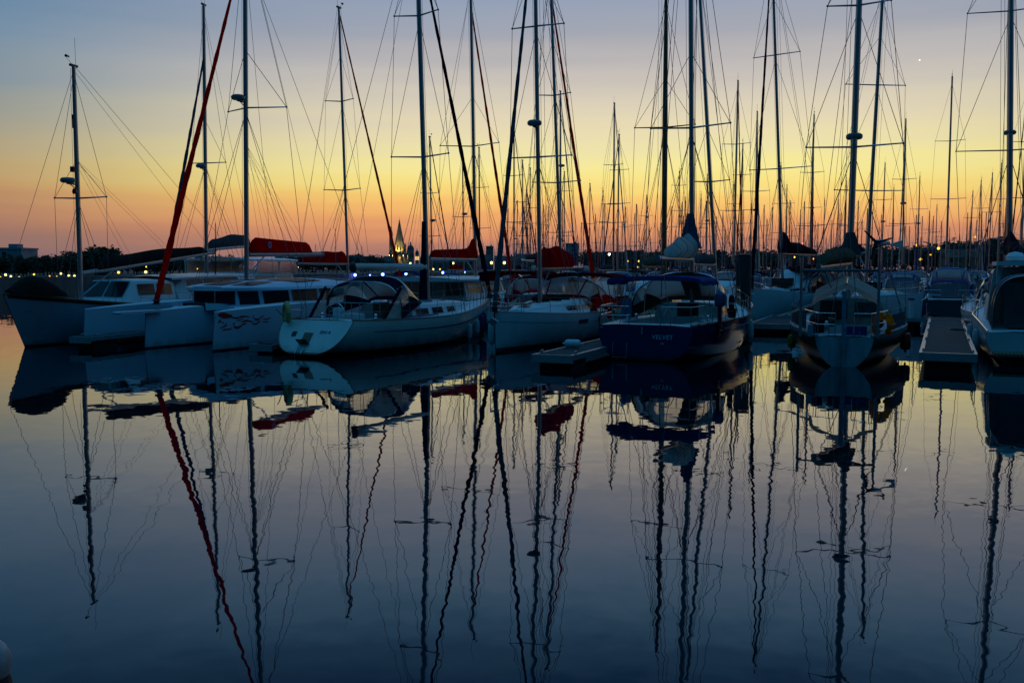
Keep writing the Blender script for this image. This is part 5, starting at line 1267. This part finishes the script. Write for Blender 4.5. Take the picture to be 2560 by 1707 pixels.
for i, (px, py, ht, sp, rad, cov, bowon) in enumerate(MID):
    d = ray(px, py); e = d.z / d.y
    dist = (ht - CAM_H) / e
    L = ht * .66
    hd = R(22 + random.uniform(-4, 4)) + (math.pi if bowon else 0)
    xm = L * .57
    land = [l for l in LANDMARKS if l[0] < px][-1]
    cnt[land[1]] = cnt.get(land[1], 0) + 1
    k = cnt[land[1]]
    lab = 'distant sloop with %s sail cover, mast %s right of the %s' % (cn[cov.name], ORD[k - 1], land[1])
    b = Boat('distant_sloop', lab, 'sailboat', L, L * .30, stern=stern_from_mast(px + random.uniform(-1, 1), dist, hd, xm), heading=hd, zb=1.5, zm=1.1, zs=1.05, bow_rake=random.uniform(.2, .9), group='distant sloops in the marina')
    b.hull(hulls[i % 6], nt=14, nv=7); b.deck(GEL, nt=12)
    b.house('cabin_trunk', GEL, [(L * .28, L * .09, L * .08, 1.05, 1.7), (L * .55, L * .085, L * .07, 1.08, 1.66), (L * .8, L * .045, L * .03, 1.2, 1.5)], windows=[(L * .31, L * .5, .35, .75)])
    b.hood('sprayhood', [NAVYC, BLUEC, BURG, GREYC][i % 4], L * .22, L * .115, 1.3, L * .38, L * .09, .1, 1.1, 1.66, nu=22, nv=14)
    if i % 3 == 0: b.bimini([BLUEC, NAVYC, BURG][i % 9 // 3], .2, L * .2, L * .12, 2.5, 1.1, arch=.3)
    H = ht
    fr = [((at(px, y, dist).z - 1.6) / (H - 1.6), lerp(1.15, .8, j / 2) * (ht / 16), .2) for j, y in enumerate(sorted(sp, reverse=True))]
    w = .011
    b.mast(xm, 1.6, H, r=.10 * ht / 16, top=(random.uniform(-.35, .05), random.uniform(-.12, .12)), spreaders=fr, radar=(at(px, rad, dist).z, .38) if rad else None,
           furl_m=[NAVYC, WHITEC, BLUEC, GREYC, DREDC][i % 5] if i % 4 != 2 else None, furl_r=.085, wire=w, halyards=1, crosswire=False, vane=(i % 2 == 0), aerial=.7)
    b.boom(2.9, L * .16, cover=cov, hts=(.6, .35), wide=.22, lift=True, vang=False, r=.075)

# low motorboats filling the berths between the masts
cnt = {}
for i, (px, dist, cv, bowon) in enumerate(((1445, 62, 1, 0), (1515, 58, 0, 1), (1578, 66, 3, 0), (1628, 60, 0, 1), (1795, 60, 1, 1), (1822, 72, 2, 0), (1990, 68, 0, 1), (2052, 60, 1, 0), (2120, 74, 3, 1), (2255, 70, 0, 0), (2300, 80, 2, 1), (2420, 66, 1, 0), (2448, 84, 0, 1), (1300, 64, 2, 0), (1385, 70, 0, 1))):
    L = random.uniform(7.5, 10); hd = R(22 + random.uniform(-5, 5)) + (math.pi if bowon else 0)
    land = [l for l in LANDMARKS if l[0] < px][-1]; cnt[land[1]] = cnt.get(land[1], 0) + 1
    cvn = ['blue', 'navy', 'burgundy', 'grey'][cv]; cm = [BLUEC, NAVYC, BURG, GREYC][cv]
    b = Boat('motorboat', 'low motorboat with %s canopy, %s right of the %s' % (cvn, ORD[cnt[land[1]] - 1], land[1]), 'motorboat', L, L * .34, stern=stern_from_mast(px, dist, hd, L * .5), heading=hd, zb=1.6, zm=1.15, zs=1.0, tw=.9, bow_rake=1.0, group='low motorboats among the sloops')
    b.hull(hulls[(i * 2 + 1) % 6], nt=14, nv=7); b.deck(GEL, nt=12)
    b.house('cabin', GEL, [(L * .36, L * .14, L * .125, 1.05, 2.2), (L * .55, L * .135, L * .11, 1.1, 2.15), (L * .72, L * .10, L * .07, 1.15, 1.65)], windows=[(L * .38, L * .53, .45, .88)])
    b.hood('canopy', cm, L * .08, L * .14, 1.65, L * .42, L * .13, .8, 1.05, 1.4, nu=22, nv=14)
    b.rails(n=5, h=.55, pushpit=False)

# ================================================================== far boats: small and many, one mesh each
def far_boat(px, py, ht, seed, base_y):
    rnd = random.Random(seed)
    d = ray(px, py); dist = (ht - CAM_H) / (d.z / d.y)
    q = at(px, 672, dist); hd = R(22 + rnd.uniform(-6, 6)) + (math.pi if rnd.random() < .5 else 0)
    L = ht * .66
    b = Boat('far_sailboat', 'small far-off sailboat, one of many thin masts along the glowing horizon', 'sailboat', L, L * .3, stern=(q.x - bearing(hd).x * L * .57, q.y - bearing(hd).y * L * .57), heading=hd, zb=1.5, group='far-off sailboats')
    root = b.root
    a = MB(); nt, nv = 8, 4
    for sd in (1, -1): a.grid([[b.pt(i / nt, j / nv, sd) for j in range(nv + 1)] for i in range(nt + 1)])
    a.grid([[b.pt(0, j / nv, 1), b.pt(0, j / nv, -1)] for j in range(nv + 1)])
    a.grid([[b.on(i / nt, f) for f in (-1, 1)] for i in range(nt + 1)])
    a.box((L * .5, 0, 1.35), (L * .45, L * .16, .6))
    a.cur = 1; xm = L * .57
    a.box((L * .28, 0, 1.95), (L * .14, L * .2, .5))
    a.tube([(xm - .2, 0, 3.0), (L * .15, 0, 3.05)], [.22, .14], 6)
    a.cur = 2
    a.tube([(xm, 0, 1.4), (xm - rnd.uniform(0, .35), rnd.uniform(-.1, .1), ht)], [.085, .07], 6)
    for fz in ((.45, .72) if rnd.random() < .5 else (.55,)): a.tube([(xm - .3, -.95, lerp(1.4, ht, fz) + .04), (xm, 0, lerp(1.4, ht, fz)), (xm - .3, .95, lerp(1.4, ht, fz) + .04)], .03, 4)
    if rnd.random() < .25: a.lathe([(.02, -.1), (.25, -.06), (.25, .06), (.02, .1)], (xm + .3, 0, lerp(1.4, ht, rnd.uniform(.4, .6))), 8)
    a.cur = 3
    a.tube([(xm, 0, ht - .1), (L, 0, 1.5)], [.02, .06] if rnd.random() < .6 else .013, 4); a.tube([(xm, 0, ht - .1), (.2, 0, 1.1)], .012, 3)
    for sd in (1, -1): a.tube([(xm, 0, ht - .3), (xm - .3, sd * .95, lerp(1.4, ht, .5)), (xm - .1, sd * L * .14, 1.1)], .012, 3)
    o = a.build('far_sailboat', [rnd.choice([HULLW, HULLW, hulls[2], hulls[4]]), rnd.choice([NAVYC, BLUEC, GREYC, BURG, WHITEC]), ALU, WIRE])
    for k in ('label', 'category', 'group'): o[k] = root[k]
    o.matrix_world = b.M
    bpy.data.objects.remove(root)
    o.name = 'far_sailboat'
rnd = random.Random(21)
fx = []
for px in range(1255, 2560, 13):
    x_ = px + rnd.uniform(-6, 6)
    lo = 500 if x_ < 2300 else 515
    fx.append((x_, rnd.uniform(lo, 596), rnd.uniform(11.5, 14.5)))
for px in (640, 705, 790, 905, 1010, 1125, 1140, 1220, 1236): fx.append((px, rnd.uniform(600, 625), 11.0))
for i, (px, py, h_) in enumerate(fx): far_boat(px, py, h_, 100 + i, 0)

# ================================================================== water, shores
wm = bpy.data.materials.new('harbour_water'); wm.use_nodes = True
nt = wm.node_tree; pb = nt.nodes['Principled BSDF']
pb.inputs['Base Color'].default_value = (0.0006, 0.005, 0.011, 1)
pb.inputs['Roughness'].default_value = 0.012
pb.inputs['IOR'].default_value = 1.85
tcw = nt.nodes.new('ShaderNodeTexCoord')
def wave(scale, stretch, amp, seed, detail=2.0):
    m = nt.nodes.new('ShaderNodeMapping'); m.inputs['Scale'].default_value = (scale, scale * stretch, 1); m.inputs['Location'].default_value = (seed, seed * 1.7, seed)
    m.inputs['Rotation'].default_value = (0, 0, R(9))
    n = nt.nodes.new('ShaderNodeTexNoise'); n.inputs['Scale'].default_value = 1.0; n.inputs['Detail'].default_value = detail; n.inputs['Roughness'].default_value = .45
    nt.links.new(tcw.outputs['Object'], m.inputs[0]); nt.links.new(m.outputs[0], n.inputs['Vector'])
    s = nt.nodes.new('ShaderNodeVectorMath'); s.operation = 'SUBTRACT'; s.inputs[1].default_value = (.5, .5, .5); nt.links.new(n.outputs['Color'], s.inputs[0])
    k = nt.nodes.new('ShaderNodeVectorMath'); k.operation = 'MULTIPLY'; k.inputs[1].default_value = (amp[0], amp[1], 0); nt.links.new(s.outputs[0], k.inputs[0])
    return k.outputs[0]
def vadd(a, b):
    n = nt.nodes.new('ShaderNodeVectorMath'); n.operation = 'ADD'; nt.links.new(a, n.inputs[0])
    if isinstance(b, tuple): n.inputs[1].default_value = b
    else: nt.links.new(b, n.inputs[1])
    return n.outputs[0]
pm = nt.nodes.new('ShaderNodeMapping'); pm.inputs['Scale'].default_value = (.05, .11, 1)
pn = nt.nodes.new('ShaderNodeTexNoise'); pn.inputs['Scale'].default_value = 1.0; pn.inputs['Detail'].default_value = 3
nt.links.new(tcw.outputs['Object'], pm.inputs[0]); nt.links.new(pm.outputs[0], pn.inputs['Vector'])
pr_ = nt.nodes.new('ShaderNodeMapRange'); pr_.inputs['From Min'].default_value = .36; pr_.inputs['From Max'].default_value = .64; pr_.inputs['To Min'].default_value = .45; pr_.inputs['To Max'].default_value = 1.7
nt.links.new(pn.outputs[0], pr_.inputs['Value'])
pv = nt.nodes.new('ShaderNodeVectorMath'); pv.operation = 'SCALE'; nt.links.new(wave(4.0, 1.15, (.0125, .0115), 3.1, 1.2), pv.inputs[0]); nt.links.new(pr_.outputs[0], pv.inputs['Scale'])
sl = vadd(pv.outputs[0], wave(1.0, 1.3, (.008, .012), 11.7, 1.0))
sl = vadd(sl, wave(.22, 1.5, (.006, .008), 29.0, 1.0))
nm = nt.nodes.new('ShaderNodeVectorMath'); nm.operation = 'NORMALIZE'
nt.links.new(vadd(sl, (0, 0, 1)), nm.inputs[0]); nt.links.new(nm.outputs[0], pb.inputs['Normal'])
a = MB(); a.grid([[Vector((x_, y_, 0)) for x_ in (-1500, -300, 300, 1500)] for y_ in (-300, 0, 200, 2500)])
structure(a.build('water', wm, smooth=False))

def slab(name, pts, z0, z1, m):
    a = MB(); a.prism([Vector((p[0], p[1], z0)) for p in pts], (0, 0, z1 - z0)); return structure(a.build(name, m, smooth=False))
QL = [(-160, 92), (-56, 99), (-34, 160), (-9, 245), (12, 262), (40, 420), (420, 425), (1400, 700), (1400, 2600), (-1400, 2600), (-1400, 92)]
slab('shore_ground', QL, -1.5, 1.86, SOIL)
a = MB()
for p, q in zip(QL[:4], QL[1:5]):
    d = Vector((q[0] - p[0], q[1] - p[1], 0)); n = Vector((d.y, -d.x, 0)).normalized() * .5
    P = [Vector((p[0], p[1], -1)) + n, Vector((q[0], q[1], -1)) + n, Vector((q[0], q[1], -1)) - n, Vector((p[0], p[1], -1)) - n]
    a.prism(P, (0, 0, 3.1))
tag(a.build('quay_wall', CONC, smooth=False), 'low grey concrete quay wall running behind the boats on the left', 'quay wall')
a = MB()
for p, q in zip(QL[4:7], QL[5:8]):
    d = Vector((q[0] - p[0], q[1] - p[1], 0)); n = Vector((d.y, -d.x, 0)).normalized() * .5
    a.prism([Vector((p[0], p[1], -1)) + n, Vector((q[0], q[1], -1)) + n, Vector((q[0], q[1], -1)) - n, Vector((p[0], p[1], -1)) - n], (0, 0, 3.2))
tag(a.build('quay_wall', CONC, smooth=False), 'distant quay wall under the low trees behind the right-hand masts', 'quay wall')

# ------------------------------------------------------------------ trees
def crown_mesh(seed, h, w, n, leaf):
    rn = random.Random(seed); a = MB()
    cl = []
    for k in range(11):
        an = rn.uniform(0, 6.28); rr = rn.uniform(.1, 1) * w * .42
        cl.append((Vector((math.cos(an) * rr, math.sin(an) * rr, h * rn.uniform(.32, .86))), rn.uniform(.16, .30) * w))
    for i in range(n):
        c, r_ = rn.choice(cl)
        v = Vector((rn.gauss(0, 1), rn.gauss(0, 1), rn.gauss(0, .8))); v = v.normalized() * (r_ * rn.uniform(.35, 1.08))
        p = c + v; s_ = leaf * rn.uniform(.6, 1.5)
        u = Vector((rn.gauss(0, 1), rn.gauss(0, 1), rn.gauss(0, 1))).normalized(); t = u.orthogonal().normalized() * s_; u2 = u.cross(t).normalized() * s_ * .6
        a.poly([p - t, p - u2, p + t, p + u2])
    return a
def make_tree(seed, h, w, m, label, group):
    t = thing('tree', label, 'tree', (0, 0, 0), 0, group)
    a = MB(); rn = random.Random(seed)
    a.tube([(0, 0, -.2), (.1, .05, h * .3), (.05, .1, h * .62)], [h * .035, h * .025, h * .01], 6)
    for k in range(4):
        an = rn.uniform(0, 6.28); a.tube([(.08, .05, h * (.25 + .07 * k)), (math.cos(an) * w * .25, math.sin(an) * w * .25, h * (.5 + .07 * k))], [h * .016, h * .006], 5)
    a.build('trunk', BARK, t, smooth=False)
    crown_mesh(seed, h, w, 900, .30 * h / 6).build('crown', m, t, smooth=False)
    return t
GT = 'low dark trees along the shore'
protos = [make_tree(5, 6, 6.5, LEAF, '', GT), make_tree(6, 6, 5.2, LEAF2, '', GT), make_tree(7, 6, 7.5, LEAF, '', GT), make_tree(8, 6, 4.5, LEAF2, '', GT)]
used = [False] * 4
def plant(px, dist, ytop, k, label, wk=1.0):
    q = at(px, 672, dist); h = at(px, ytop, dist).z - 1.86
    o = protos[k]
    if used[k]: o = copy_tree(o)
    used[k] = True
    o.location = (q.x, q.y, 1.86); s_ = h / 5.4; o.scale = (s_ * wk, s_ * wk, s_); o.rotation_euler = (0, 0, random.uniform(0, 6.28))
    o['label'] = label; o['category'] = 'tree'; o['group'] = GT
lt = random.Random(4)
for i in range(26):
    px = -30 + i * 10.5 + lt.uniform(-4, 4); plant(px, lt.uniform(135, 190), lt.uniform(641, 656) if not 175 < px < 240 else lt.uniform(633, 648), i % 4, 'low dark tree in the row left of the grey-blue motor-sailer boom', 1.25)
for i in range(11):
    px = 236 + i * 3.6; plant(px, lt.uniform(150, 190), lt.uniform(622, 640), (i + 1) % 4, 'taller dark tree behind the brown sail cover of the grey-blue motor-sailer', 1.15)
for i in range(30):
    px = 262 + i * 11.5 + lt.uniform(-4, 4); plant(px, lt.uniform(180, 240), lt.uniform(642, 656), i % 4, 'low dark tree on the shore behind the trimaran and catamaran masts', 1.3)
for i in range(24):
    px = 690 + i * 11 + lt.uniform(-3, 3); plant(px, lt.uniform(290, 360), lt.uniform(639, 656), (i + 2) % 4, 'low dark tree between the red sail cover and the floodlit spire', 1.3)
for i in range(64):
    px = 1470 + i * 17.5 + lt.uniform(-6, 6)
    base = 634 if px < 2080 else 622
    if 2360 < px < 2450: base = 612
    if 2480 < px < 2560: base = 604
    plant(px, lt.uniform(440, 520), base + lt.uniform(-5, 8), i % 4, 'far dark tree in the low belt behind the right-hand masts', 1.5)

# ------------------------------------------------------------------ town
def house_block(px0, px1, ytop, dist, label, roof=TILE, wall=RENDER, gable=True, wins=0, name='town_house', lit=()):
    a0, a1 = at(px0, 672, dist), at(px1, 672, dist); w = a1.x - a0.x; zt = at((px0 + px1) / 2, ytop, dist).z
    cx = (a0.x + a1.x) / 2; t = thing(name, label, 'building', (cx, dist, 1.8), 0, None)
    hw = (zt - 1.8); rf = min(hw * .38, 4.0) if gable else .5; dp = max(9, w * .6); hb = hw - rf
    a = MB(); a.box((0, dp / 2, hb / 2), (w, dp, hb)); a.build('wall', wall, t, smooth=False)
    a = MB()
    if gable:
        o_ = .3; P = [Vector((-w / 2 - o_, -o_, hb - .05)), Vector((-w / 2 - o_, dp + o_, hb - .05)), Vector((-w / 2 - o_, dp / 2, hw))]
        a.prism(P, (w + 2 * o_, 0, 0))
        for k in range(max(1, int(w / 11))): a.box((-w / 2 + (k + .6) * w / max(1, int(w / 11)), dp / 2 + .6, hw + .35), (.9, .9, 1.4))
    else:
        a.box((0, dp / 2, hb + .25), (w + .4, dp + .4, .5)); a.box((w * .2, dp / 2, hb + 1.0), (w * .2, 3, 1.2))
    a.build('roof', roof, t, smooth=False)
    nx, nz = max(2, int(w / 3.2)), max(1, int(hb / 3.0))
    if w / dist * FPX > 14:
        for i in range(nx):
            for j in range(nz):
                if (i * 7 + j * 3) % 5 == 4 and not lit: continue
                x_ = -w / 2 + (i + .5) * w / nx; z_ = (j + .55) * hb / nz
                a = MB(); a.box((x_, -.03, z_), (1.1, .08, 1.4)); a.build('window', LITW if (i, j) in lit else GLASS, t, smooth=False)
    return t
house_block(-60, 55, 619, 260, 'pale flat-roofed apartment block at the far left above the trees', roof=CLADW, wall=CLADW, gable=False, name='apartment_block')
tn = random.Random(12)
spec = [(840, 872, 641), (874, 905, 637), (905, 934, 640), (936, 962, 643), (958, 985, 640), (1050, 1075, 642), (1076, 1108, 645), (1108, 1140, 643), (1140, 1170, 644), (1170, 1200, 638), (1200, 1228, 636), (1236, 1262, 639), (1262, 1290, 640), (1290, 1318, 634), (1318, 1345, 640), (1460, 1500, 640)]
dsc = ['lower', 'wider', 'grey', 'plain', 'slim', 'squat', 'long', 'small', 'tall', 'dim', 'broad', 'pale', 'dark', 'narrow', 'stout', 'flat']
anchors = ['left of the floodlit spire, farthest out', 'left of the floodlit spire, second nearest side', 'left of the floodlit spire, third from it', 'second left of the floodlit spire', 'touching the left side of the floodlit spire', 'just right of the small lit cupola', 'second right of the small lit cupola', 'third right of the small lit cupola', 'under the peak of the dark red boom cover', 'left of the square grey tower block', 'at the foot of the square grey tower block', 'right of the square grey tower block', 'second right of the square grey tower block', 'between two furled genoas left of the white sloop mast', 'just left of the white bow-first sloop mast', 'left of the hall with lit windows']
for i, (p0, p1, yt) in enumerate(spec):
    house_block(p0, p1, yt, tn.uniform(560, 640), '%s town house %s' % (dsc[i], anchors[i]), roof=[TILE, SLATE][i % 2], lit={(0, 0)} if i in (11, 13) else ())
house_block(1215, 1233, 615, 760, 'square grey tower block standing alone right of the red sail cover', roof=CLADW, wall=RENDER, gable=False, name='tower_block')
house_block(1415, 1447, 608, 700, 'tall grey tower with a few lit windows behind the lumpy red sail cover', roof=SLATE, wall=CLADW, gable=False, name='tower_block', lit={(0, 9), (2, 9), (1, 6)})
house_block(1508, 1602, 629, 560, 'long flat hall with a column of lit windows left of the brown mast', roof=SLATE, wall=CLADW, gable=False, name='waterfront_hall', lit={(6, 0), (6, 1), (6, 2)})
house_block(2368, 2452, 622, 430, 'brownish shore house in front of the right-hand trees', roof=TILE, wall=mat('brown_facade', (.30, .20, .13), .9, vary=.2), gable=True, name='shore_house')

# the floodlit Gothic tower with its spire
def gothic_tower(px, dist):
    q = at(px, 672, dist); k = dist / FPX
    t = thing('lantern_tower', 'floodlit medieval round tower with a tall stone spire and side turret', 'tower', (q.x, dist, 1.5))
    z = lambda y: at(px, y, dist).z - 1.5
    r = 23.5 * k; zg = z(636)
    a = MB(); a.lathe([(r * 1.05, 0), (r, zg * .5), (r, zg)], (0, 0, 0), 28); a.build('drum', STONE, t)
    a = MB(); a.lathe([(r, zg - .9), (r * 1.09, zg), (r * 1.09, zg + 1.1)], (0, 0, 0), 28)
    for i in range(24):
        an = 2 * math.pi * i / 24; a.box((math.cos(an) * r * 1.05, math.sin(an) * r * 1.05, zg - 1.6), (.7, .7, 1.9), an); a.box((math.cos(an) * r * 1.06, math.sin(an) * r * 1.06, zg + 1.4), (.6, 1.3, .8), an)
    a.build('gallery', STONE, t)
    zs_, zt = z(603), z(549); rs = 10.5 * k; cx = -4.0 * k + 2.2
    a = MB(); a.lathe([(rs * 1.35, zg), (rs * 1.2, lerp(zg, zs_, .5)), (rs, zs_)], (cx, 0, 0), 8); a.build('lantern_stage', STONE, t, smooth=False)
    a = MB(); a.lathe([(rs, zs_), (rs * .5, lerp(zs_, zt, .5)), (.15, zt), (.05, zt + 2.5)], (cx, 0, 0), 8)
    for i in range(8):
        an = 2 * math.pi * (i + .5) / 8 - math.pi / 8
        for j in range(9):
            u = (j + .5) / 9; rr = lerp(rs, .2, u); a.box((cx + math.cos(an) * rr, math.sin(an) * rr, lerp(zs_, zt, u)), (.5, .5, .5), an, .7)
    a.build('spire', STONE, t, smooth=False)
    for i in range(8):
        an = 2 * math.pi * i / 8; a = MB(); c = (cx + math.cos(an) * rs * 1.4, math.sin(an) * rs * 1.4, 0)
        zz = lerp(zg, zs_, .62); a.lathe([(.55, zg), (.5, zz), (.75, zz), (.1, zz + 3.2)], c, 6); a.build('pinnacle', STONE, t, smooth=False)
    for i in range(6):
        an = -math.pi / 2 + (i - 2.5) * .55; a = MB(); a.box((cx + math.cos(an) * rs * 1.22, math.sin(an) * rs * 1.22, lerp(zg, zs_, .45)), (.3, 1.0, 3.4), an); a.build('window', GLASS, t, smooth=False)
    a = MB(); c = (-r * .82, -1.0, 0); zz = z(588); a.lathe([(1.9, zg), (1.7, zz), (2.1, zz), (2.0, zz + .6), (1.2, z(577)), (.1, z(566))], c, 10); a.build('stair_turret', STONE, t)
    fl = MB()
    for i in range(9):
        an = -math.pi / 2 + (i - 4) * .36; fl.box((math.cos(an) * r * 1.02, math.sin(an) * r * 1.02, zg + 1.0), (.35, .6, .35), an)
    fl.build('floodlight', LAMPG, t, smooth=False)
    def spot(x, y, zz, tx, ty, tz, e, an=70):
        L = bpy.data.lights.new('floodlight_beam', 'SPOT'); L.energy = e; L.spot_size = R(an); L.spot_blend = .8; L.color = (1.0, .70, .16); L.shadow_soft_size = .4
        o = bpy.data.objects.new('floodlight_beam', L); COL.objects.link(o); o.parent = t; o.location = (x, y, zz)
        o.rotation_euler = (Vector((tx, ty, tz)) - Vector((x, y, zz))).to_track_quat('-Z', 'Y').to_euler()
    for x_ in (-5.5, -1.5, 2.5): spot(cx + x_ * .9, -r * .95, zg + 1.2, cx + x_ * .35, 0, zs_ - 2, 10000)
    spot(-r * .82, -4.6, zg + 1, -r * .8, -1, zz, 5000)
    for i in range(6):
        x_ = (i - 2.5) * r * .36; yy = -math.sqrt(max(0, r * r - x_ * x_)); spot(x_ * 1.06, yy - 1.0, zg - .2, x_ * .98, yy + .3, 0, 5000, 60)
    return t
gothic_tower(998, 900)
def dome(px, dist, y_dome, y_top, wpx, label, lit=False):
    q = at(px, 672, dist); k = dist / FPX; z = lambda y: at(px, y, dist).z - 1.5; r = wpx / 2 * k
    t = thing('domed_tower', label, 'tower', (q.x, dist, 1.5), 0, 'domed town towers')
    zd, zt = z(y_dome), z(y_top); hd = (zt - zd)
    a = MB(); a.lathe([(r, 0), (r, zd)], (0, 0, 0), 12); a.lathe([(r * 1.08, zd - .6), (r * 1.08, zd)], (0, 0, 0), 12); a.build('drum', STONE, t, smooth=False)
    a = MB(); a.lathe([(r * 1.02, zd)] + [(r * math.cos(p_) * 1.0 + .05, zd + hd * .55 * math.sin(p_)) for p_ in [i * math.pi / 20 for i in range(1, 10)]] + [(r * .24, zd + hd * .56)], (0, 0, 0), 14); a.build('dome', SLATE, t)
    a = MB(); a.lathe([(r * .22, zd + hd * .55), (r * .22, zd + hd * .74), (r * .28, zd + hd * .76), (r * .05, zd + hd * .9), (.05, zt)], (0, 0, 0), 8); a.build('lantern', STONE, t)
    for i in range(5):
        an = -math.pi / 2 + (i - 2) * .6; a = MB(); a.box((math.cos(an) * r, math.sin(an) * r, zd * .72), (.2, r * .26, zd * .22), an); a.build('window', LITW if lit else GLASS, t, smooth=False)
dome(1027, 930, 624, 603, 17, 'grey domed church tower beside the floodlit spire')
dome(1043, 900, 634, 619, 9, 'small cupola tower with lit openings right of the grey dome', lit=True)

# ------------------------------------------------------------------ lamps
def lamp(px, py, dist, m, r, label, name='street_lamp', group='street lamps along the shore', post=True, ground=1.86):
    q = at(px, py, dist); t = thing(name, label, 'street lamp' if name == 'street_lamp' else 'light', (q.x, q.y, min(ground, q.z - .3)), 0, group)
    h = q.z - min(ground, q.z - .3)
    a = MB(); a.tube([(0, .05, 0), (0, .05, h + .05)], .06, 6); a.box((0, 0, h + r * 1.05), (r * 1.5, r * 1.5, .08)); a.build('post', BLK, t)
    a = MB(); a.ball((0, -.1, h), r, 10); a.build('lamp_head', m, t)
for i, px_py in enumerate(((2, 693), (15, 687), (28, 691), (49, 693), (77, 691), (86, 686), (125, 690), (143, 691), (153, 684), (173, 689), (187, 690))):
    lamp(px_py[0], px_py[1], 118, [LAMPY, LAMPG, LAMPG, LAMPY, LAMPY, LAMPY, LAMPO, LAMPO, LAMPG, LAMPG, LAMPG][i], .66 * (.15, .21, .19, .16, .15, .17, .13, .12, .18, .19, .19)[i], 'low yellow quay lamp, %s from the left edge' % ORD[i])
for px, py, m, r, lb in ((297, 681, LAMPY, .19, 'yellow lamp under the brown sail cover of the grey-blue motor-sailer'), (365, 680, LAMPG, .19, 'pale lamp just left of the red furled genoa'), (366, 667, LAMPY, .10, 'tiny lamp high above the lamp left of the red genoa'), (494, 672, LAMPY, .10, 'faint lamp left of the catamaran mast'), (745, 668, LAMPG, .09, 'tiny pale lamp between the red cover and drooping red cover')):
    lamp(px, py, 150, m, r * 1.1, lb)
lamp(841, 652, 170, LAMPW, .48, 'brightest white lamp shining over the drooping dark red cover', ground=1.9)
for i, (px, py, r) in enumerate(((805, 690, .26), (849, 690, .10), (888, 687.5, .26), (925, 688, .13), (957, 686, .27), (988, 685, .24), (1015, 684.5, .24), (1041, 683.5, .25), (1107, 681.5, .23), (1161, 680.5, .17))):
    lamp(px, py, 172, LAMPB, r, 'blue pier light, %s from the left' % ORD[i], name='pier_light', group='blue lights in a row along the quay', ground=1.6)
for px, py, m, r, lb in ((1026, 659, LAMPG, .42, 'pale lamp at the foot of the grey dome'), (1083, 673, LAMPG, .33, 'lower pale lamp right of the ivory sloop mast'), (1100, 673, LAMPY, .26, 'faint lamp beside the lower pale lamp'), (1133, 658, LAMPG, .36, 'pale lamp under the dark red peaked cover'), (1229, 657, LAMPG, .5, 'yellow lamp at the foot of the square tower block'), (1261, 657, LAMPG, .5, 'yellow lamp right of the square tower block'),
                         (1325, 639, LAMPY, .5, 'left lamp of the pair beside the white bow-first sloop mast'), (1333, 639, LAMPY, .55, 'right lamp of the pair beside the white bow-first sloop mast'), (1523, 636, LAMPW, .42, 'white-blue lamp left of the hall'), (1569, 653, LAMPY, .36, 'left lamp of three before the hall'), (1597, 653, LAMPY, .40, 'middle lamp of three before the hall'), (1626, 651, LAMPY, .36, 'right lamp of three before the hall, beside the brown mast'),
                         (1986, 643, LAMPY, .40, 'yellow lamp right of the dark mast bag'), (2007, 609, LAMPR, .40, 'small red beacon above the trees right of the dark mast bag'), (2033, 647, LAMPO, .36, 'orange lamp left of the tan sail cover'), (2067, 637, LAMPG, .22, 'tiny lamp above the tan sail cover'), (2291, 613, LAMPO, .55, 'high orange lamp right of the wind generator'), (2346, 621, LAMPY, .62, 'brightest yellow lamp left of the shore house'), (2326, 637, LAMPO, .36, 'dim orange lamp below the brightest yellow lamp'), (2301, 648, LAMPY, .62, 'lowest yellow lamp above the blue canopy'), (2438, 592, LAMPO, .62, 'high orange lamp above the shore house'), (2066, 708, LAMPG, .10, 'greenish lamp low under the tan sail cover')):
    if py > 700: lamp(px, py, 62, m, r, lb, ground=.6)
    else: lamp(px, py, 416 if px > 1500 else 330, m, r, lb, ground=1.86)
# evening star
q = at(2299, 151, 4000); a = MB(); a.ball((0, 0, 0), 2.6, 8); o = a.build('bright_star', glow_mat('star_light', (1, .93, .85), 3.0)); o.location = q
tag(o, 'single bright star high between the two right-hand masts', 'star')
